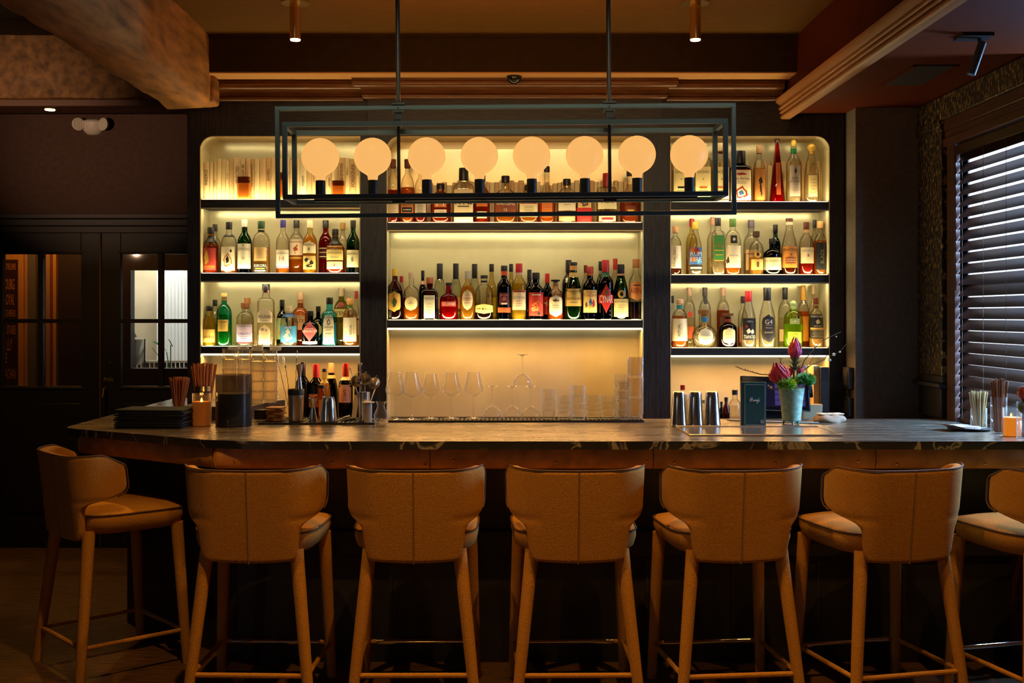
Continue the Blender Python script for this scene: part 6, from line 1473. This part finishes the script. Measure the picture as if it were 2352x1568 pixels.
t = thing('receipt_tub', 'pale rounded container behind the vase and terminal', 'container', (X(1862, 6.40), 6.40, 1.02))
MB().lathe([(0, .055), (.06, .062), (.10, .064)], 28, ex=5, sy=.5).build('body', pm('cream_plastic', (.75, .55, .30), .5), t)
t = thing('box_file', 'black ribbed box standing at the end of the lower right bay', 'box', (X(1895, 6.46), 6.46, 1.02))
hb = Z(843, 6.46) - 1.02
MB().box(-.024, .024, 0, .14, 0, hb).build('case', pm('black_ribbed', (.02, .018, .022), .5), t, bevel=.003)
q = MB()
for i in range(14): q.box(-.02, .02, -.002, 0, .03 + i * .014, .036 + i * .014)
q.build('rib', pm('rib_grey', (.05, .05, .06), .4), t); MB().cyl(0, 0, 0, .003, .006, 14).build('button', BLACKM, t, loc=(0, 0, hb - .022), rot=(R_(90), 0, 0))
t = thing('pale_box', 'pale upright box left of the black ribbed box', 'box', (X(1876, 6.50), 6.50, 1.02))
MB().box(-.018, .018, 0, .12, 0, Z(840, 6.5) - 1.02).build('case', pm('cream_plastic', (.75, .55, .30), .5), t, bevel=.002)
# small bottles on the back counter, right bay
def small(px, py0, top, w, y, g, cap, lb, nm='small_bottle', lq=None, z0=1.02):
    s_ = F / y; h = Z(top, y) - z0; r_ = w / 2 / s_
    t = thing(nm, lb, 'bottle', (X(px, y), y, z0))
    P = [(0, r_*.95), (.003, r_), (h*.58, r_), (h*.66, r_*.85), (h*.74, r_*.45), (h*.88, r_*.4)]
    MB().lathe(P, 20).build('glass_body', GL[g], t)
    if lq: MB().lathe([(.004, r_*.92), (h*.55, r_*.92)], 18).build('liquid', liquid(*LQ[lq]), t)
    MB().lathe([(h*.86, r_*.5), (h, r_*.5)], 16).build('cap', pm('cap', col(cap), .4), t)
    return t
small(1688, 0, 895, 27, 6.20, 'clear', 'k', 'small clear bottle with black cap left of the standing menu', lq='water')
small(1668, 0, 912, 17, 6.30, 'brown', 'k', 'little brown dropper bottle between tins and menu', 'dropper_bottle', lq='red')
small(1657, 0, 922, 12, 6.34, 'dark', 'k', 'tiny black bottle right of the shaker tins', 'dropper_bottle')
small(1578, 0, 905, 16, 6.42, 'clear', 'w', 'pale small bottle glimpsed between the left shaker tins')
small(1568, 0, 884, 22, 6.55, 'clear', 'r', 'red-capped bottle behind the left shaker tin', lq='water')
small(1616, 0, 918, 18, 6.30, 'clear', 's', 'small crystal bottle between the middle and right shaker tins', lq='water')
# cloth bundle and cable, wall boxes
t = thing('folded_cloth', 'crumpled beige cloth bundle at the end of the bar', 'cloth', (X(1905, 5.86), 5.86, ZT))
q = MB(); r = random.Random(4); n = 22
for j in range(6):
    f = j / 5; 
rings = [(.0, .9), (.010, 1.0), (.022, .97), (.034, .8), (.042, .5), (.045, .1)]
V_ = []
for z_, k_ in rings:
    for k in range(n):
        a = 2*math.pi*k/n; rr = k_ * (1 + .12*math.sin(3*a + z_*60) + r.uniform(-.05, .05))
        V_.append((math.cos(a) * rr * .085, math.sin(a) * rr * .06, z_ + .006 * math.sin(5*a)* (z_ > 0)))
fs = [(i*n+k, i*n+(k+1) % n, (i+1)*n+(k+1) % n, (i+1)*n+k) for i in range(len(rings)-1) for k in range(n)] + [tuple((len(rings)-1)*n+k for k in range(n))]
q.add(V_, fs); q.build('cloth', pm('beige_cloth', (.45, .28, .17), .8), t, sub=1)
MB().box(-.06, .07, -.03, .03, .040, .046).build('cloth_fold', pm('pale_cloth', (.8, .6, .36), .8), t, bevel=.003, rz=R_(12))
y = 6.02
o = MB().tube([(X(a, y), 5.95 - .03 * i, ZT + .004) for i, a in enumerate((1664, 1680, 1700, 1730, 1770, 1800, 1850))], .004, 8).build('white_cable', WHITEP); tag(o, 'white cable lying on the bar behind the standing menu', 'cable')
xs = X(1965, 6.37)
for z0, z1, lb, yy in ((Z(893, 6.45), Z(843, 6.45), 'upper black control box on the column side', 6.40), (Z(955, 6.45), Z(912, 6.45), 'lower black control box on the column side', 6.40)):
    t = thing('wall_control', lb, 'control box', (xs, yy, z0))
    MB().box(-.03, -.001, 0, .11, 0, z1 - z0).build('case', BLACK, t, bevel=.003); MB().box(-.032, -.03, .02, .09, .02, z1 - z0 - .02).build('faceplate', pm('dark_grey', (.03, .03, .03), .5), t)
